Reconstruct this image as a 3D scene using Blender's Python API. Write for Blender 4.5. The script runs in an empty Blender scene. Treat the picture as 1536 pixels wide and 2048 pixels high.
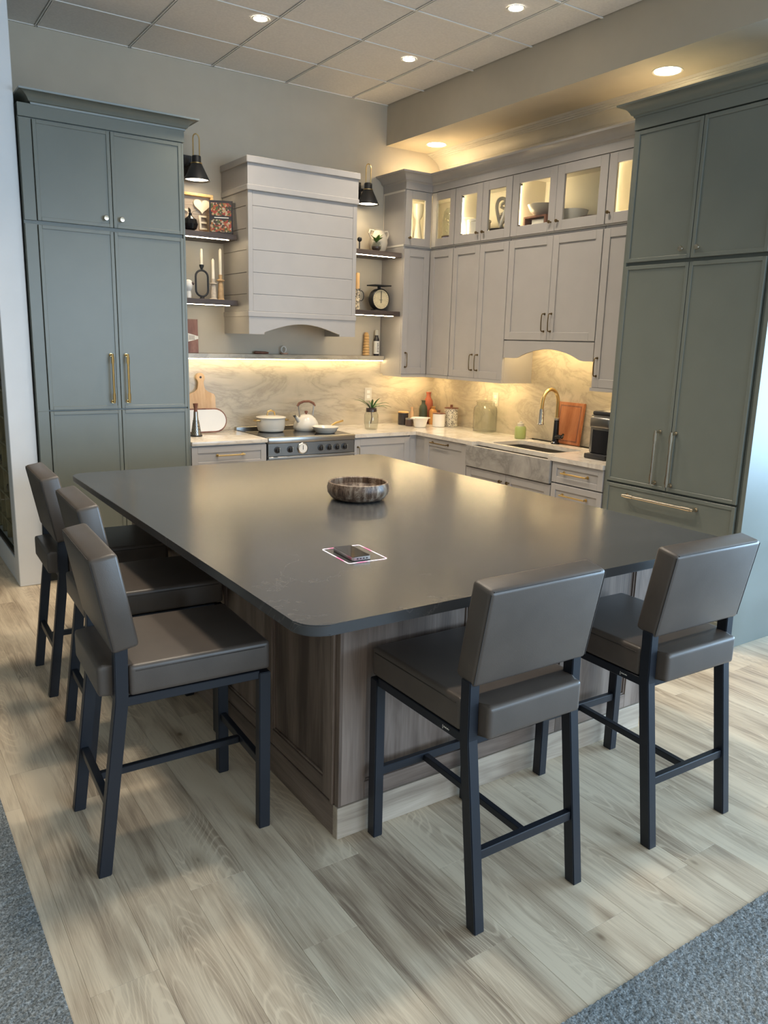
import bpy, bmesh, math, random
from mathutils import Matrix, Vector
random.seed(7)
C = bpy.context.scene.collection
PI = math.pi

# ------------------------------------------------------------------ camera, world, large lights, exposure
cd = bpy.data.cameras.new('camera'); cam = bpy.data.objects.new('camera', cd); C.objects.link(cam)
cd.sensor_fit = 'HORIZONTAL'; cd.sensor_width = 36.0; cd.lens = 1565.72 / 1536 * 36
cd.clip_start = 0.05; cd.clip_end = 100
def cam_rot(yaw, pitch, roll):
    y, p, r = (math.radians(a) for a in (yaw, pitch, roll))
    f = Vector((math.sin(y)*math.cos(p), math.cos(y)*math.cos(p), math.sin(p)))
    rt = Vector((math.cos(y), -math.sin(y), 0)); up = rt.cross(f)
    c, s = math.cos(r), math.sin(r)
    r2, u2 = rt*c + up*s, up*c - rt*s
    return Matrix((r2, u2, -f)).transposed()
cam.matrix_world = Matrix.Translation((-4.6117, -6.0494, 1.6557)) @ cam_rot(34.0731, -12.2853, 1.5837).to_4x4()
sc = bpy.context.scene
sc.camera = cam
sc.view_settings.view_transform = 'Standard'; sc.view_settings.look = 'None'
sc.view_settings.gamma = 1.0; sc.view_settings.use_curve_mapping = False
sc.view_settings.exposure = 0.50
w = bpy.data.worlds.new('world'); sc.world = w; w.use_nodes = True
bg = w.node_tree.nodes['Background']; bg.inputs[0].default_value = (0.90, 0.86, 0.80, 1); bg.inputs[1].default_value = 0.68

def area(name, loc, target, sx, sy, power, col):
    l = bpy.data.lights.new(name, 'AREA'); l.shape = 'RECTANGLE'; l.size = sx; l.size_y = sy
    l.energy = power; l.color = col
    o = bpy.data.objects.new(name, l); C.objects.link(o); o.location = loc
    o.rotation_euler = (Vector(target) - Vector(loc)).to_track_quat('-Z', 'Y').to_euler()
    return o
# daylight through the shop windows: a long run on the right, a smaller one behind the camera
area('window_daylight', (4.95, -7.0, 1.5), (0.0, -7.0, 1.5), 5.6, 2.5, 640, (0.46, 0.72, 1.0))
area('window_daylight', (-0.5, -11.0, 1.75), (-0.5, 0, 1.75), 5.0, 2.5, 260, (0.50, 0.74, 1.0))

# ------------------------------------------------------------------ materials
def new_mat(name):
    m = bpy.data.materials.new(name); m.use_nodes = True
    nt = m.node_tree; return m, nt, nt.nodes['Principled BSDF']
def nd(nt, typ, **kw):
    n = nt.nodes.new(typ)
    for k, v in kw.items():
        if k in n.inputs: n.inputs[k].default_value = v
        else: setattr(n, k, v)
    return n
def ramp(nt, stops, fac=None):
    r = nt.nodes.new('ShaderNodeValToRGB'); e = r.color_ramp.elements
    while len(e) < len(stops): e.new(0.5)
    for el, (p, c) in zip(e, stops):
        el.position = p; el.color = (*c, 1) if len(c) == 3 else c
    if fac is not None: nt.links.new(fac, r.inputs[0])
    return r
def bump(nt, b, height, strength, dist=0.002):
    n = nd(nt, 'ShaderNodeBump'); n.inputs['Strength'].default_value = strength; n.inputs['Distance'].default_value = dist
    nt.links.new(height, n.inputs['Height']); nt.links.new(n.outputs[0], b.inputs['Normal'])
def mat(name, col, rough=0.5, metal=0.0, spec=0.5, var=0.06, vscale=6.0, bmp=0.0, bscale=200.0, coat=0.0, aniso=None):
    """plain painted or moulded material with a little noise in its tone and its relief"""
    m, nt, b = new_mat(name)
    tc = nd(nt, 'ShaderNodeTexCoord')
    n = nd(nt, 'ShaderNodeTexNoise', Scale=vscale, Detail=4.0)
    nt.links.new(tc.outputs['Object'], n.inputs['Vector'])
    r = ramp(nt, [(0.3, tuple(max(0, c*(1-var)) for c in col)), (0.7, tuple(min(1, c*(1+var)) for c in col))], n.outputs['Fac'])
    nt.links.new(r.outputs[0], b.inputs['Base Color'])
    b.inputs['Roughness'].default_value = rough; b.inputs['Metallic'].default_value = metal
    b.inputs['Specular IOR Level'].default_value = spec
    if coat: b.inputs['Coat Weight'].default_value = coat; b.inputs['Coat Roughness'].default_value = 0.1
    if bmp:
        n2 = nd(nt, 'ShaderNodeTexNoise', Scale=bscale, Detail=2.0); nt.links.new(tc.outputs['Object'], n2.inputs['Vector'])
        bump(nt, b, n2.outputs['Fac'], bmp)
    return m
def emit(name, col, strength):
    m, nt, b = new_mat(name); b.inputs['Base Color'].default_value = (0.8, 0.8, 0.8, 1)
    b.inputs['Emission Color'].default_value = (*col, 1); b.inputs['Emission Strength'].default_value = strength
    return m
def glass(name, tint=(0.97, 0.98, 0.97), refl=1.0, rough=0.02):
    m = bpy.data.materials.new(name); m.use_nodes = True; nt = m.node_tree; nt.nodes.clear()
    out = nd(nt, 'ShaderNodeOutputMaterial'); mx = nd(nt, 'ShaderNodeMixShader')
    t = nd(nt, 'ShaderNodeBsdfTransparent'); t.inputs[0].default_value = (*tint, 1)
    g = nd(nt, 'ShaderNodeBsdfGlossy'); g.inputs['Roughness'].default_value = rough
    f = nd(nt, 'ShaderNodeFresnel'); f.inputs['IOR'].default_value = 1.45
    ml = nd(nt, 'ShaderNodeMath', operation='MULTIPLY'); ml.inputs[1].default_value = refl
    ge = nd(nt, 'ShaderNodeNewGeometry'); iv = nd(nt, 'ShaderNodeMath', operation='SUBTRACT'); iv.inputs[0].default_value = 1.0
    m2 = nd(nt, 'ShaderNodeMath', operation='MULTIPLY'); nt.links.new(ge.outputs['Backfacing'], iv.inputs[1])
    nt.links.new(f.outputs[0], ml.inputs[0]); nt.links.new(ml.outputs[0], m2.inputs[0]); nt.links.new(iv.outputs[0], m2.inputs[1]); nt.links.new(m2.outputs[0], mx.inputs[0])
    nt.links.new(t.outputs[0], mx.inputs[1]); nt.links.new(g.outputs[0], mx.inputs[2]); nt.links.new(mx.outputs[0], out.inputs[0])
    return m
def wood(name, dark, mid, light, axis='Z', scale=1.0, rough=0.5, per_obj=True, cath=0.5, knots=False, bmp=0.15, tone=0.0, spec=0.4):
    """grain running along AXIS: stretched contours (cathedrals), fine fibres, a tone per object"""
    m, nt, b = new_mat(name); L = nt.links.new
    tc = nd(nt, 'ShaderNodeTexCoord'); vec = tc.outputs['Object']
    oi = nd(nt, 'ShaderNodeObjectInfo')
    if per_obj:
        cmb = nd(nt, 'ShaderNodeCombineXYZ')
        for i, k in enumerate((37.0, 91.0, 53.0)):
            q = nd(nt, 'ShaderNodeMath', operation='MULTIPLY'); q.inputs[1].default_value = k
            L(oi.outputs['Random'], q.inputs[0]); L(q.outputs[0], cmb.inputs[i])
        ad = nd(nt, 'ShaderNodeVectorMath', operation='ADD'); L(vec, ad.inputs[0]); L(cmb.outputs[0], ad.inputs[1]); vec = ad.outputs[0]
    def stretched(s_across, s_along):
        mp = nd(nt, 'ShaderNodeMapping')
        s = [s_across*scale]*3; s['XYZ'.index(axis)] = s_along*scale
        mp.inputs['Scale'].default_value = s; L(vec, mp.inputs['Vector']); return mp.outputs[0]
    n1 = nd(nt, 'ShaderNodeTexNoise', Scale=1.0, Detail=2.0, Distortion=0.3); L(stretched(7.0, 1.1), n1.inputs['Vector'])
    mu = nd(nt, 'ShaderNodeMath', operation='MULTIPLY'); mu.inputs[1].default_value = 95.0; L(n1.outputs['Fac'], mu.inputs[0])
    sn = nd(nt, 'ShaderNodeMath', operation='SINE'); L(mu.outputs[0], sn.inputs[0])
    nf = nd(nt, 'ShaderNodeTexNoise', Scale=1.0, Detail=5.0, Roughness=0.65); L(stretched(150.0, 5.0), nf.inputs['Vector'])
    nb = nd(nt, 'ShaderNodeTexNoise', Scale=1.0, Detail=3.0); L(stretched(10.0, 1.2), nb.inputs['Vector'])
    a1 = nd(nt, 'ShaderNodeMath', operation='MULTIPLY_ADD'); a1.inputs[1].default_value = 0.055*cath; L(sn.outputs[0], a1.inputs[0]); L(nb.outputs['Fac'], a1.inputs[2])
    sb = nd(nt, 'ShaderNodeMath', operation='MULTIPLY_ADD'); sb.inputs[1].default_value = 0.34; L(nf.outputs['Fac'], sb.inputs[0]); L(a1.outputs[0], sb.inputs[2])
    fac = sb.outputs[0]
    if tone:
        rt = nd(nt, 'ShaderNodeMath', operation='MULTIPLY_ADD'); rt.inputs[1].default_value = tone; L(oi.outputs['Random'], rt.inputs[0]); L(fac, rt.inputs[2])
        rs = nd(nt, 'ShaderNodeMath', operation='SUBTRACT'); rs.inputs[1].default_value = tone*0.5; L(rt.outputs[0], rs.inputs[0]); fac = rs.outputs[0]
    r = ramp(nt, [(0.44, dark), (0.66, mid), (0.88, light)], fac); col = r.outputs[0]
    if knots:
        v = nd(nt, 'ShaderNodeTexVoronoi', Scale=1.0); v.inputs['Randomness'].default_value = 1.0; L(stretched(4.2, 2.3), v.inputs['Vector'])
        kr = ramp(nt, [(0.025, (0.28, 0.25, 0.23)), (0.075, (0.8, 0.78, 0.76)), (0.2, (1, 1, 1))], v.outputs['Distance'])
        mm = nd(nt, 'ShaderNodeMix', data_type='RGBA', blend_type='MULTIPLY'); mm.inputs[0].default_value = 1.0
        L(col, mm.inputs[6]); L(kr.outputs[0], mm.inputs[7]); col = mm.outputs[2]
    L(col, b.inputs['Base Color'])
    b.inputs['Roughness'].default_value = rough; b.inputs['Specular IOR Level'].default_value = spec
    if bmp: bump(nt, b, fac, bmp, 0.0015)
    return m
def stone(name, base, vein, scale=2.0, rough=0.2, vein_w=0.06, mottle=0.12, spec=0.5, fine=0.0, direction=(1, 1, 1)):
    m, nt, b = new_mat(name); L = nt.links.new
    tc = nd(nt, 'ShaderNodeTexCoord'); mp = nd(nt, 'ShaderNodeMapping'); mp.inputs['Scale'].default_value = direction; L(tc.outputs['Object'], mp.inputs['Vector'])
    n = nd(nt, 'ShaderNodeTexNoise', Scale=scale, Detail=8.0, Roughness=0.62, Distortion=0.8); L(mp.outputs[0], n.inputs['Vector'])
    ab = nd(nt, 'ShaderNodeMath', operation='SUBTRACT'); ab.inputs[1].default_value = 0.5; L(n.outputs['Fac'], ab.inputs[0])
    a2 = nd(nt, 'ShaderNodeMath', operation='ABSOLUTE'); L(ab.outputs[0], a2.inputs[0])
    r = ramp(nt, [(0.0, vein), (vein_w, tuple(v*0.45 + c*0.55 for v, c in zip(vein, base))), (vein_w*3.2, base)], a2.outputs[0])
    n2 = nd(nt, 'ShaderNodeTexNoise', Scale=scale*3.5, Detail=6.0); L(mp.outputs[0], n2.inputs['Vector'])
    r2 = ramp(nt, [(0.3, (1-mottle,)*3), (0.7, (1.0,)*3)], n2.outputs['Fac'])
    mm = nd(nt, 'ShaderNodeMix', data_type='RGBA', blend_type='MULTIPLY'); mm.inputs[0].default_value = 1.0
    L(r.outputs[0], mm.inputs[6]); L(r2.outputs[0], mm.inputs[7]); L(mm.outputs[2], b.inputs['Base Color'])
    b.inputs['Roughness'].default_value = rough; b.inputs['Specular IOR Level'].default_value = spec
    return m

SAGE = mat('sage_paint', (0.158, 0.172, 0.150), 0.34, var=0.03)
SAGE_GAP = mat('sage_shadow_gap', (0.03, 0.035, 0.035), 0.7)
WHITE = mat('warm_white_paint', (0.385, 0.365, 0.35), 0.42, var=0.03)
INSIDE = mat('cabinet_interior', (0.74, 0.70, 0.62), 0.5, var=0.03)
WALLP = mat('greige_wall_paint', (0.50, 0.445, 0.355), 0.7, var=0.03, bmp=0.05, bscale=400)
COLP = mat('white_column_paint', (0.74, 0.76, 0.78), 0.5, var=0.02)
TILE = mat('ceiling_tile_board', (0.78, 0.74, 0.69), 0.9, var=0.05, vscale=60, bmp=0.35, bscale=260)
RUN = mat('ceiling_runner_metal', (0.80, 0.77, 0.72), 0.5, var=0.02)
BRASS = mat('brushed_brass', (0.62, 0.45, 0.20), 0.28, 1.0)
NICKEL = mat('champagne_nickel', (0.60, 0.53, 0.42), 0.25, 1.0)
BRONZE = mat('aged_bronze', (0.22, 0.16, 0.085), 0.32, 1.0)
STEEL = mat('brushed_steel', (0.42, 0.41, 0.39), 0.3, 1.0, var=0.08)
DSTEEL = mat('dark_steel', (0.23, 0.22, 0.205), 0.34, 1.0, var=0.08)
BLACKM = mat('matte_black_metal', (0.018, 0.018, 0.02), 0.45)
BLACKG = mat('black_gloss', (0.008, 0.008, 0.01), 0.08)
STOOLM = mat('stool_powder_coat', (0.008, 0.011, 0.018), 0.42, var=0.04)
LEATHER = mat('taupe_leather', (0.088, 0.071, 0.059), 0.38, var=0.10, vscale=9, bmp=0.12, bscale=420)
SEAM = mat('leather_seam', (0.035, 0.028, 0.024), 0.6)
def floor_mat():
    """light oak plank: soft blotches, fine fibres, thin pale cathedral lines, a few knots; offset and toned per plank"""
    m, nt, b = new_mat('oak_plank'); L = nt.links.new
    tc = nd(nt, 'ShaderNodeTexCoord'); oi = nd(nt, 'ShaderNodeObjectInfo'); cmb = nd(nt, 'ShaderNodeCombineXYZ')
    def M(op, a, b_, c=None):
        n = nd(nt, 'ShaderNodeMath', operation=op)
        for i, v in enumerate((a, b_, c)):
            if v is None: continue
            if isinstance(v, (int, float)): n.inputs[i].default_value = v
            else: L(v, n.inputs[i])
        return n.outputs[0]
    for i, k in enumerate((37.0, 91.0, 53.0)): L(M('MULTIPLY', oi.outputs['Random'], k), cmb.inputs[i])
    ad = nd(nt, 'ShaderNodeVectorMath', operation='ADD'); L(tc.outputs['Object'], ad.inputs[0]); L(cmb.outputs[0], ad.inputs[1])
    def st(x, y):
        mp = nd(nt, 'ShaderNodeMapping'); mp.inputs['Scale'].default_value = (x, y, 1); L(ad.outputs[0], mp.inputs['Vector']); return mp.outputs[0]
    def noise(x, y, d=2.0, r=0.5, dist=0.0):
        n = nd(nt, 'ShaderNodeTexNoise', Scale=1.0, Detail=d, Roughness=r, Distortion=dist); L(st(x, y), n.inputs['Vector']); return n.outputs['Fac']
    blot = noise(11, 1.6, 3.0, 0.55, 0.4); fib = noise(330, 7, 5.0, 0.75); streak = noise(75, 1.8, 4.0, 0.65)
    h = noise(8.5, 1.35, 1.0, 0.4, 0.2)
    sn = M('SINE', M('MULTIPLY', h, 150.0), 0.0); line = M('POWER', M('MAXIMUM', sn, 0.0), 3.0)
    mask = M('MULTIPLY_ADD', noise(4.5, 0.9, 1.0), 4.0, -1.75)
    mk = nd(nt, 'ShaderNodeClamp'); L(mask, mk.inputs[0])
    f1 = M('MULTIPLY_ADD', blot, 0.98, -0.205); f2 = M('MULTIPLY_ADD', fib, 0.50, f1); f3 = M('MULTIPLY_ADD', streak, 0.48, f2)
    f4 = M('MULTIPLY_ADD', M('MULTIPLY', line, mk.outputs[0]), 0.17, f3); f5 = M('MULTIPLY_ADD', oi.outputs['Random'], 0.10, f4); fac = M('SUBTRACT', f5, 0.24)
    r = ramp(nt, [(0.28, (0.245, 0.182, 0.128)), (0.50, (0.51, 0.41, 0.295)), (0.72, (0.71, 0.60, 0.445))], fac)
    v = nd(nt, 'ShaderNodeTexVoronoi', Scale=1.0); L(st(4.0, 2.0), v.inputs['Vector'])
    kr = ramp(nt, [(0.018, (0.30, 0.26, 0.23)), (0.05, (0.72, 0.69, 0.66)), (0.17, (1, 1, 1))], v.outputs['Distance'])
    mm = nd(nt, 'ShaderNodeMix', data_type='RGBA', blend_type='MULTIPLY'); mm.inputs[0].default_value = 1.0
    L(r.outputs[0], mm.inputs[6]); L(kr.outputs[0], mm.inputs[7]); L(mm.outputs[2], b.inputs['Base Color'])
    b.inputs['Roughness'].default_value = 0.42; b.inputs['Specular IOR Level'].default_value = 0.45; bump(nt, b, f4, 0.12, 0.0012); return m
FLOORW = floor_mat()
ISLW = wood('walnut_stain_island', (0.070, 0.050, 0.040), (0.165, 0.122, 0.097), (0.27, 0.21, 0.172), 'Z', 1.0, 0.45, True, 0.35, False, 0.1, tone=0.16)
ISLH = wood('walnut_stain_rail', (0.070, 0.050, 0.040), (0.165, 0.122, 0.097), (0.27, 0.21, 0.172), 'X', 1.0, 0.45, True, 0.35, False, 0.1)
ISLY = wood('walnut_stain_rail_y', (0.070, 0.050, 0.040), (0.165, 0.122, 0.097), (0.27, 0.21, 0.172), 'Y', 1.0, 0.45, True, 0.35, False, 0.1)
PALEX = wood('pale_base_board_x', (0.25, 0.20, 0.155), (0.42, 0.35, 0.275), (0.54, 0.46, 0.37), 'X', 1.0, 0.42, True, 0.6, False, 0.1)
SHELFW = wood('dark_oak_shelf', (0.042, 0.030, 0.025), (0.085, 0.062, 0.052), (0.14, 0.107, 0.09), 'X', 1.0, 0.5, True, 0.4, False, 0.1)
MAPLE = wood('maple_board', (0.50, 0.30, 0.15), (0.62, 0.41, 0.23), (0.74, 0.54, 0.34), 'Z', 1.0, 0.5, False, 0.5)
PINE = wood('honey_pine', (0.45, 0.25, 0.09), (0.58, 0.35, 0.14), (0.68, 0.45, 0.2), 'Z', 1.0, 0.5, False, 0.4)
CHERRY = wood('cherry_board', (0.24, 0.075, 0.028), (0.38, 0.135, 0.055), (0.50, 0.21, 0.095), 'Z', 1.2, 0.4, False, 0.3)
WALNUT = wood('walnut_board', (0.10, 0.035, 0.02), (0.20, 0.08, 0.048), (0.30, 0.14, 0.09), 'Z', 1.5, 0.45, False, 0.4)
GREYW = wood('grey_wash_board', (0.20, 0.155, 0.12), (0.33, 0.265, 0.21), (0.44, 0.37, 0.3), 'X', 1.4, 0.6, False, 0.3)
BOWLW = wood('burl_bowl', (0.035, 0.02, 0.014), (0.15, 0.095, 0.062), (0.34, 0.27, 0.20), 'Z', 5.0, 0.33, False, 1.2, False, 0.25)
RACKW = wood('oak_rack', (0.20, 0.15, 0.08), (0.32, 0.25, 0.145), (0.42, 0.34, 0.21), 'Z', 1.0, 0.5, True, 0.4)
ISTONE = stone('charcoal_quartz', (0.066, 0.066, 0.067), (0.105, 0.10, 0.098), 1.1, 0.21, 0.0015, 0.10)
SPLASH = stone('taupe_quartzite', (0.55, 0.48, 0.37), (0.43, 0.37, 0.285), 2.4, 0.22, 0.022, 0.12, direction=(0.7, 1.0, 1.9))
APRON = stone('grey_quartzite', (0.40, 0.375, 0.345), (0.25, 0.235, 0.215), 4.0, 0.3, 0.05, 0.2)
QUARTZ = stone('cream_quartz', (0.66, 0.61, 0.54), (0.54, 0.48, 0.41), 3.0, 0.14, 0.02, 0.06)
LED = emit('warm_led', (1.0, 0.75, 0.38), 58.0)
LEDL = emit('ledge_led', (1.0, 0.76, 0.40), 21.0)
LEDS = emit('shelf_led', (1.0, 0.80, 0.50), 34.0)
LEDC = emit('cabinet_led', (1.0, 0.80, 0.46), 60.0)
LAMPC = emit('ceiling_lamp_face', (1.0, 0.90, 0.74), 30.0)
LAMPW = emit('soffit_lamp_face', (1.0, 0.82, 0.52), 30.0)
BULB = emit('sconce_bulb', (1.0, 0.84, 0.58), 7.0)
GLASS = glass('clear_glass'); GLASSJ = glass('jar_glass', (0.93, 0.94, 0.92), 1.6)
GREENG = glass('green_glass', (0.62, 0.70, 0.38), 1.2)
TINTG = glass('tinted_glass', (0.92, 0.95, 0.94), 0.12)
CER = mat('white_ceramic', (0.76, 0.73, 0.68), 0.25, var=0.02)
ENAMEL = mat('cream_enamel', (0.60, 0.565, 0.50), 0.22, var=0.02)
CREAM = mat('cream_matte', (0.66, 0.58, 0.45), 0.6)
WAX = mat('candle_wax', (0.80, 0.74, 0.62), 0.5, var=0.02)
DARKC = mat('dark_glaze', (0.03, 0.026, 0.03), 0.25)
BROWNC = mat('brown_glaze', (0.075, 0.045, 0.04), 0.35)
TERRA = mat('terracotta', (0.40, 0.105, 0.055), 0.55)
OLIVE = mat('olive_glaze', (0.055, 0.068, 0.04), 0.5)
OCHRE = mat('ochre_glaze', (0.55, 0.27, 0.085), 0.55)
LEAF = mat('leaf_green', (0.055, 0.13, 0.035), 0.45, var=0.25, vscale=25)
LEAFL = mat('bright_leaf', (0.10, 0.20, 0.03), 0.45, var=0.2, vscale=25)
LEAFD = mat('dark_leaf', (0.012, 0.05, 0.045), 0.4, var=0.2)
SOAP = mat('green_soap', (0.34, 0.40, 0.14), 0.3)
PAPER = mat('white_label', (0.75, 0.72, 0.66), 0.7, var=0.02)
PLASTIC = mat('white_plastic', (0.56, 0.52, 0.44), 0.4, var=0.02)
NAVY = mat('book_cover_navy', (0.018, 0.017, 0.024), 0.35)
SCREEN = mat('phone_screen', (0.012, 0.012, 0.015), 0.06)
def carpet_mat():
    m, nt, b = new_mat('carpet_pile'); L = nt.links.new
    tc = nd(nt, 'ShaderNodeTexCoord')
    n = nd(nt, 'ShaderNodeTexNoise', Scale=170.0, Detail=3.0, Roughness=0.7); L(tc.outputs['Object'], n.inputs['Vector'])
    r = ramp(nt, [(0.32, (0.06, 0.07, 0.075)), (0.5, (0.21, 0.23, 0.235)), (0.7, (0.46, 0.49, 0.50))], n.outputs['Fac'])
    L(r.outputs[0], b.inputs['Base Color']); b.inputs['Roughness'].default_value = 0.95
    bump(nt, b, n.outputs['Fac'], 0.9, 0.004); return m
CARPET = carpet_mat()
def cells(name, cols, scale, rough=0.5, bgc=None, thr=0.5):
    """printed pattern of random coloured cells"""
    m, nt, b = new_mat(name); L = nt.links.new
    tc = nd(nt, 'ShaderNodeTexCoord'); v = nd(nt, 'ShaderNodeTexVoronoi', Scale=scale); L(tc.outputs['Object'], v.inputs['Vector'])
    sp = nd(nt, 'ShaderNodeSeparateColor'); L(v.outputs['Color'], sp.inputs[0])
    r = ramp(nt, [((i+0.5)/len(cols), c) for i, c in enumerate(cols)], sp.outputs[0]); r.color_ramp.interpolation = 'CONSTANT'
    L(r.outputs[0], b.inputs['Base Color']); b.inputs['Roughness'].default_value = rough; return m
FOOD = cells('food_print', [(0.26, 0.03, 0.015), (0.36, 0.25, 0.14), (0.05, 0.07, 0.015), (0.28, 0.10, 0.025), (0.04, 0.025, 0.015), (0.38, 0.32, 0.24), (0.03, 0.02, 0.015)], 75)
def scroll_mat(name, base, ink, scale, lo=0.44, hi=0.52):
    m, nt, b = new_mat(name); L = nt.links.new
    tc = nd(nt, 'ShaderNodeTexCoord'); n = nd(nt, 'ShaderNodeTexNoise', Scale=scale, Detail=1.0, Distortion=1.6); L(tc.outputs['Object'], n.inputs['Vector'])
    r = ramp(nt, [(lo, base), (lo+0.02, ink), (hi, ink), (hi+0.02, base)], n.outputs['Fac'])
    L(r.outputs[0], b.inputs['Base Color']); b.inputs['Roughness'].default_value = 0.35; return m
SCROLL = scroll_mat('leaf_scroll_print', (0.74, 0.70, 0.60), (0.06, 0.05, 0.045), 42)

# ------------------------------------------------------------------ mesh helpers
class MB:
    def __init__(s): s.bm = bmesh.new()
    def box(s, x0, x1, y0, y1, z0, z1, bev=0.0, seg=1, M=None):
        if x0 > x1: x0, x1 = x1, x0
        if y0 > y1: y0, y1 = y1, y0
        vs = [s.bm.verts.new((x, y, z)) for z in (z0, z1) for y in (y0, y1) for x in (x0, x1)]
        fs = [s.bm.faces.new([vs[i] for i in f]) for f in ((0, 2, 3, 1), (4, 5, 7, 6), (0, 1, 5, 4), (2, 6, 7, 3), (0, 4, 6, 2), (1, 3, 7, 5))]
        out = vs
        if bev:
            es = list({e for f in fs for e in f.edges})
            r = bmesh.ops.bevel(s.bm, geom=es, offset=bev, segments=seg, affect='EDGES', clamp_overlap=True, profile=0.5)
            out = list({v for f in r['faces'] for v in f.verts} | {v for v in vs if v.is_valid})
        if M is not None: bmesh.ops.transform(s.bm, matrix=M, verts=out)
        return s
    def f(s, face, a0, a1, w0, w1, z0, z1, bev=0.0, seg=1):
        """box against a wall: 'b' back wall (a = x, w outward = -y), 'r' right wall (a = y, w outward = -x)"""
        if face == 'b': return s.box(a0, a1, -w1, -w0, z0, z1, bev, seg)
        return s.box(-w1, -w0, min(a0, a1), max(a0, a1), z0, z1, bev, seg)
    def lathe(s, prof, c=(0, 0, 0), seg=28, M=None, closed=False):
        T = Matrix.Translation(c) @ (M if M is not None else Matrix.Identity(4))
        rings = []
        for r, z in prof:
            if r < 1e-6: rings.append([s.bm.verts.new(T @ Vector((0, 0, z)))])
            else: rings.append([s.bm.verts.new(T @ Vector((r*math.cos(2*PI*i/seg), r*math.sin(2*PI*i/seg), z))) for i in range(seg)])
        pairs = list(zip(rings, rings[1:])) + ([(rings[-1], rings[0])] if closed else [])
        for a, b in pairs:
            for i in range(seg):
                j = (i+1) % seg
                if len(a) == 1 and len(b) == 1: continue
                if len(a) == 1: s.bm.faces.new((a[0], b[j], b[i]))
                elif len(b) == 1: s.bm.faces.new((a[i], a[j], b[0]))
                else: s.bm.faces.new((a[i], a[j], b[j], b[i]))
        return s
    def tube(s, pts, r, seg=10, closed=False, sq=None):
        """round tube along points; r a number or one per point"""
        P = [Vector(p) for p in pts]; n = len(P); R = [r]*n if not isinstance(r, (list, tuple)) else r
        rings = []; up = None
        for i in range(n):
            t = (P[(i+1) % n] - P[i-1]) if closed or 0 < i < n-1 else (P[1]-P[0] if i == 0 else P[-1]-P[-2])
            t.normalize()
            if up is None:
                up = Vector((0, 0, 1)) if abs(t.z) < 0.9 else Vector((1, 0, 0))
            u = t.cross(up)
            if u.length < 1e-5: u = t.cross(Vector((0.3, 0.9, 0.2)))
            u.normalize(); v = u.cross(t); up = v
            rings.append([s.bm.verts.new(P[i] + R[i]*(u*math.cos(2*PI*k/seg) + v*math.sin(2*PI*k/seg))) for k in range(seg)])
        for i in range(n if closed else n-1):
            a, b = rings[i], rings[(i+1) % n]
            for k in range(seg): s.bm.faces.new((a[k], b[k], b[(k+1) % seg], a[(k+1) % seg]))
        if not closed: s.bm.faces.new(rings[0]); s.bm.faces.new(rings[-1][::-1])
        return s
    def prism(s, poly, a0, a1, axis='y', M=None, bev=0.0):
        """polygon (list of 2D) extruded along AXIS; 2D = the other two axes in xyz order"""
        def P(p, a): return {'x': (a, p[0], p[1]), 'y': (p[0], a, p[1]), 'z': (p[0], p[1], a)}[axis]
        A = [s.bm.verts.new(P(p, a0)) for p in poly]; B = [s.bm.verts.new(P(p, a1)) for p in poly]; n = len(poly)
        fs = [s.bm.faces.new(A), s.bm.faces.new(B[::-1])]
        for i in range(n): fs.append(s.bm.faces.new((A[i], B[i], B[(i+1) % n], A[(i+1) % n])))
        out = A + B
        if bev:
            es = list({e for f in fs[:2] for e in f.edges})
            r = bmesh.ops.bevel(s.bm, geom=es, offset=bev, segments=2, affect='EDGES', clamp_overlap=True)
            out = list({v for f in r['faces'] for v in f.verts} | {v for v in out if v.is_valid})
        if M is not None: bmesh.ops.transform(s.bm, matrix=M, verts=out)
        return s
    def sweep(s, prof, path, up=(0, 0, 1)):
        """profile (out, up) mitred along horizontal path points; 'out' is to the right of travel"""
        P = [Vector(p) for p in path]; n = len(P); rings = []
        for i in range(n):
            d1 = (P[i]-P[i-1]).normalized() if i > 0 else (P[1]-P[0]).normalized()
            d2 = (P[i+1]-P[i]).normalized() if i < n-1 else d1
            n1 = Vector((d1.y, -d1.x, 0)); n2 = Vector((d2.y, -d2.x, 0)); b = (n1+n2).normalized(); k = 1/max(0.2, b.dot(n1))
            rings.append([s.bm.verts.new(P[i] + b*(o*k) + Vector((0, 0, u))) for o, u in prof])
        m = len(prof)
        for a, b in zip(rings, rings[1:]):
            for k in range(m): s.bm.faces.new((a[k], a[(k+1) % m], b[(k+1) % m], b[k]))
        s.bm.faces.new(rings[0]); s.bm.faces.new(rings[-1][::-1]); return s
    def sphere(s, c, r, seg=16, ring=10, sc3=(1, 1, 1)):
        bmesh.ops.create_uvsphere(s.bm, u_segments=seg, v_segments=ring, radius=r, matrix=Matrix.Translation(c) @ Matrix.Diagonal((*sc3, 1))); return s
    def move(s, M): bmesh.ops.transform(s.bm, matrix=M, verts=s.bm.verts[:]); return s
    def build(s, name, m, parent=None, loc=None, smooth=True, angle=35):
        bmesh.ops.recalc_face_normals(s.bm, faces=s.bm.faces[:])
        org = Vector(loc) if loc is not None else Vector((0, 0, 0))
        pw = Vector((0, 0, 0)); q = parent
        while q is not None: pw += q.location; q = q.parent
        base = org if loc is not None else pw
        if base.length: bmesh.ops.translate(s.bm, vec=-base, verts=s.bm.verts[:])
        me = bpy.data.meshes.new(name); s.bm.to_mesh(me); s.bm.free()
        if smooth:
            me.polygons.foreach_set('use_smooth', [True]*len(me.polygons)); me.set_sharp_from_angle(angle=math.radians(angle))
        me.materials.append(m)
        o = bpy.data.objects.new(name, me); C.objects.link(o)
        if parent is not None: o.parent = parent
        if loc is not None: o.location = org - pw
        return o
def tag(o, label, cat, group=None):
    o['label'] = label; o['category'] = cat
    if group: o['group'] = group
    return o
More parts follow.
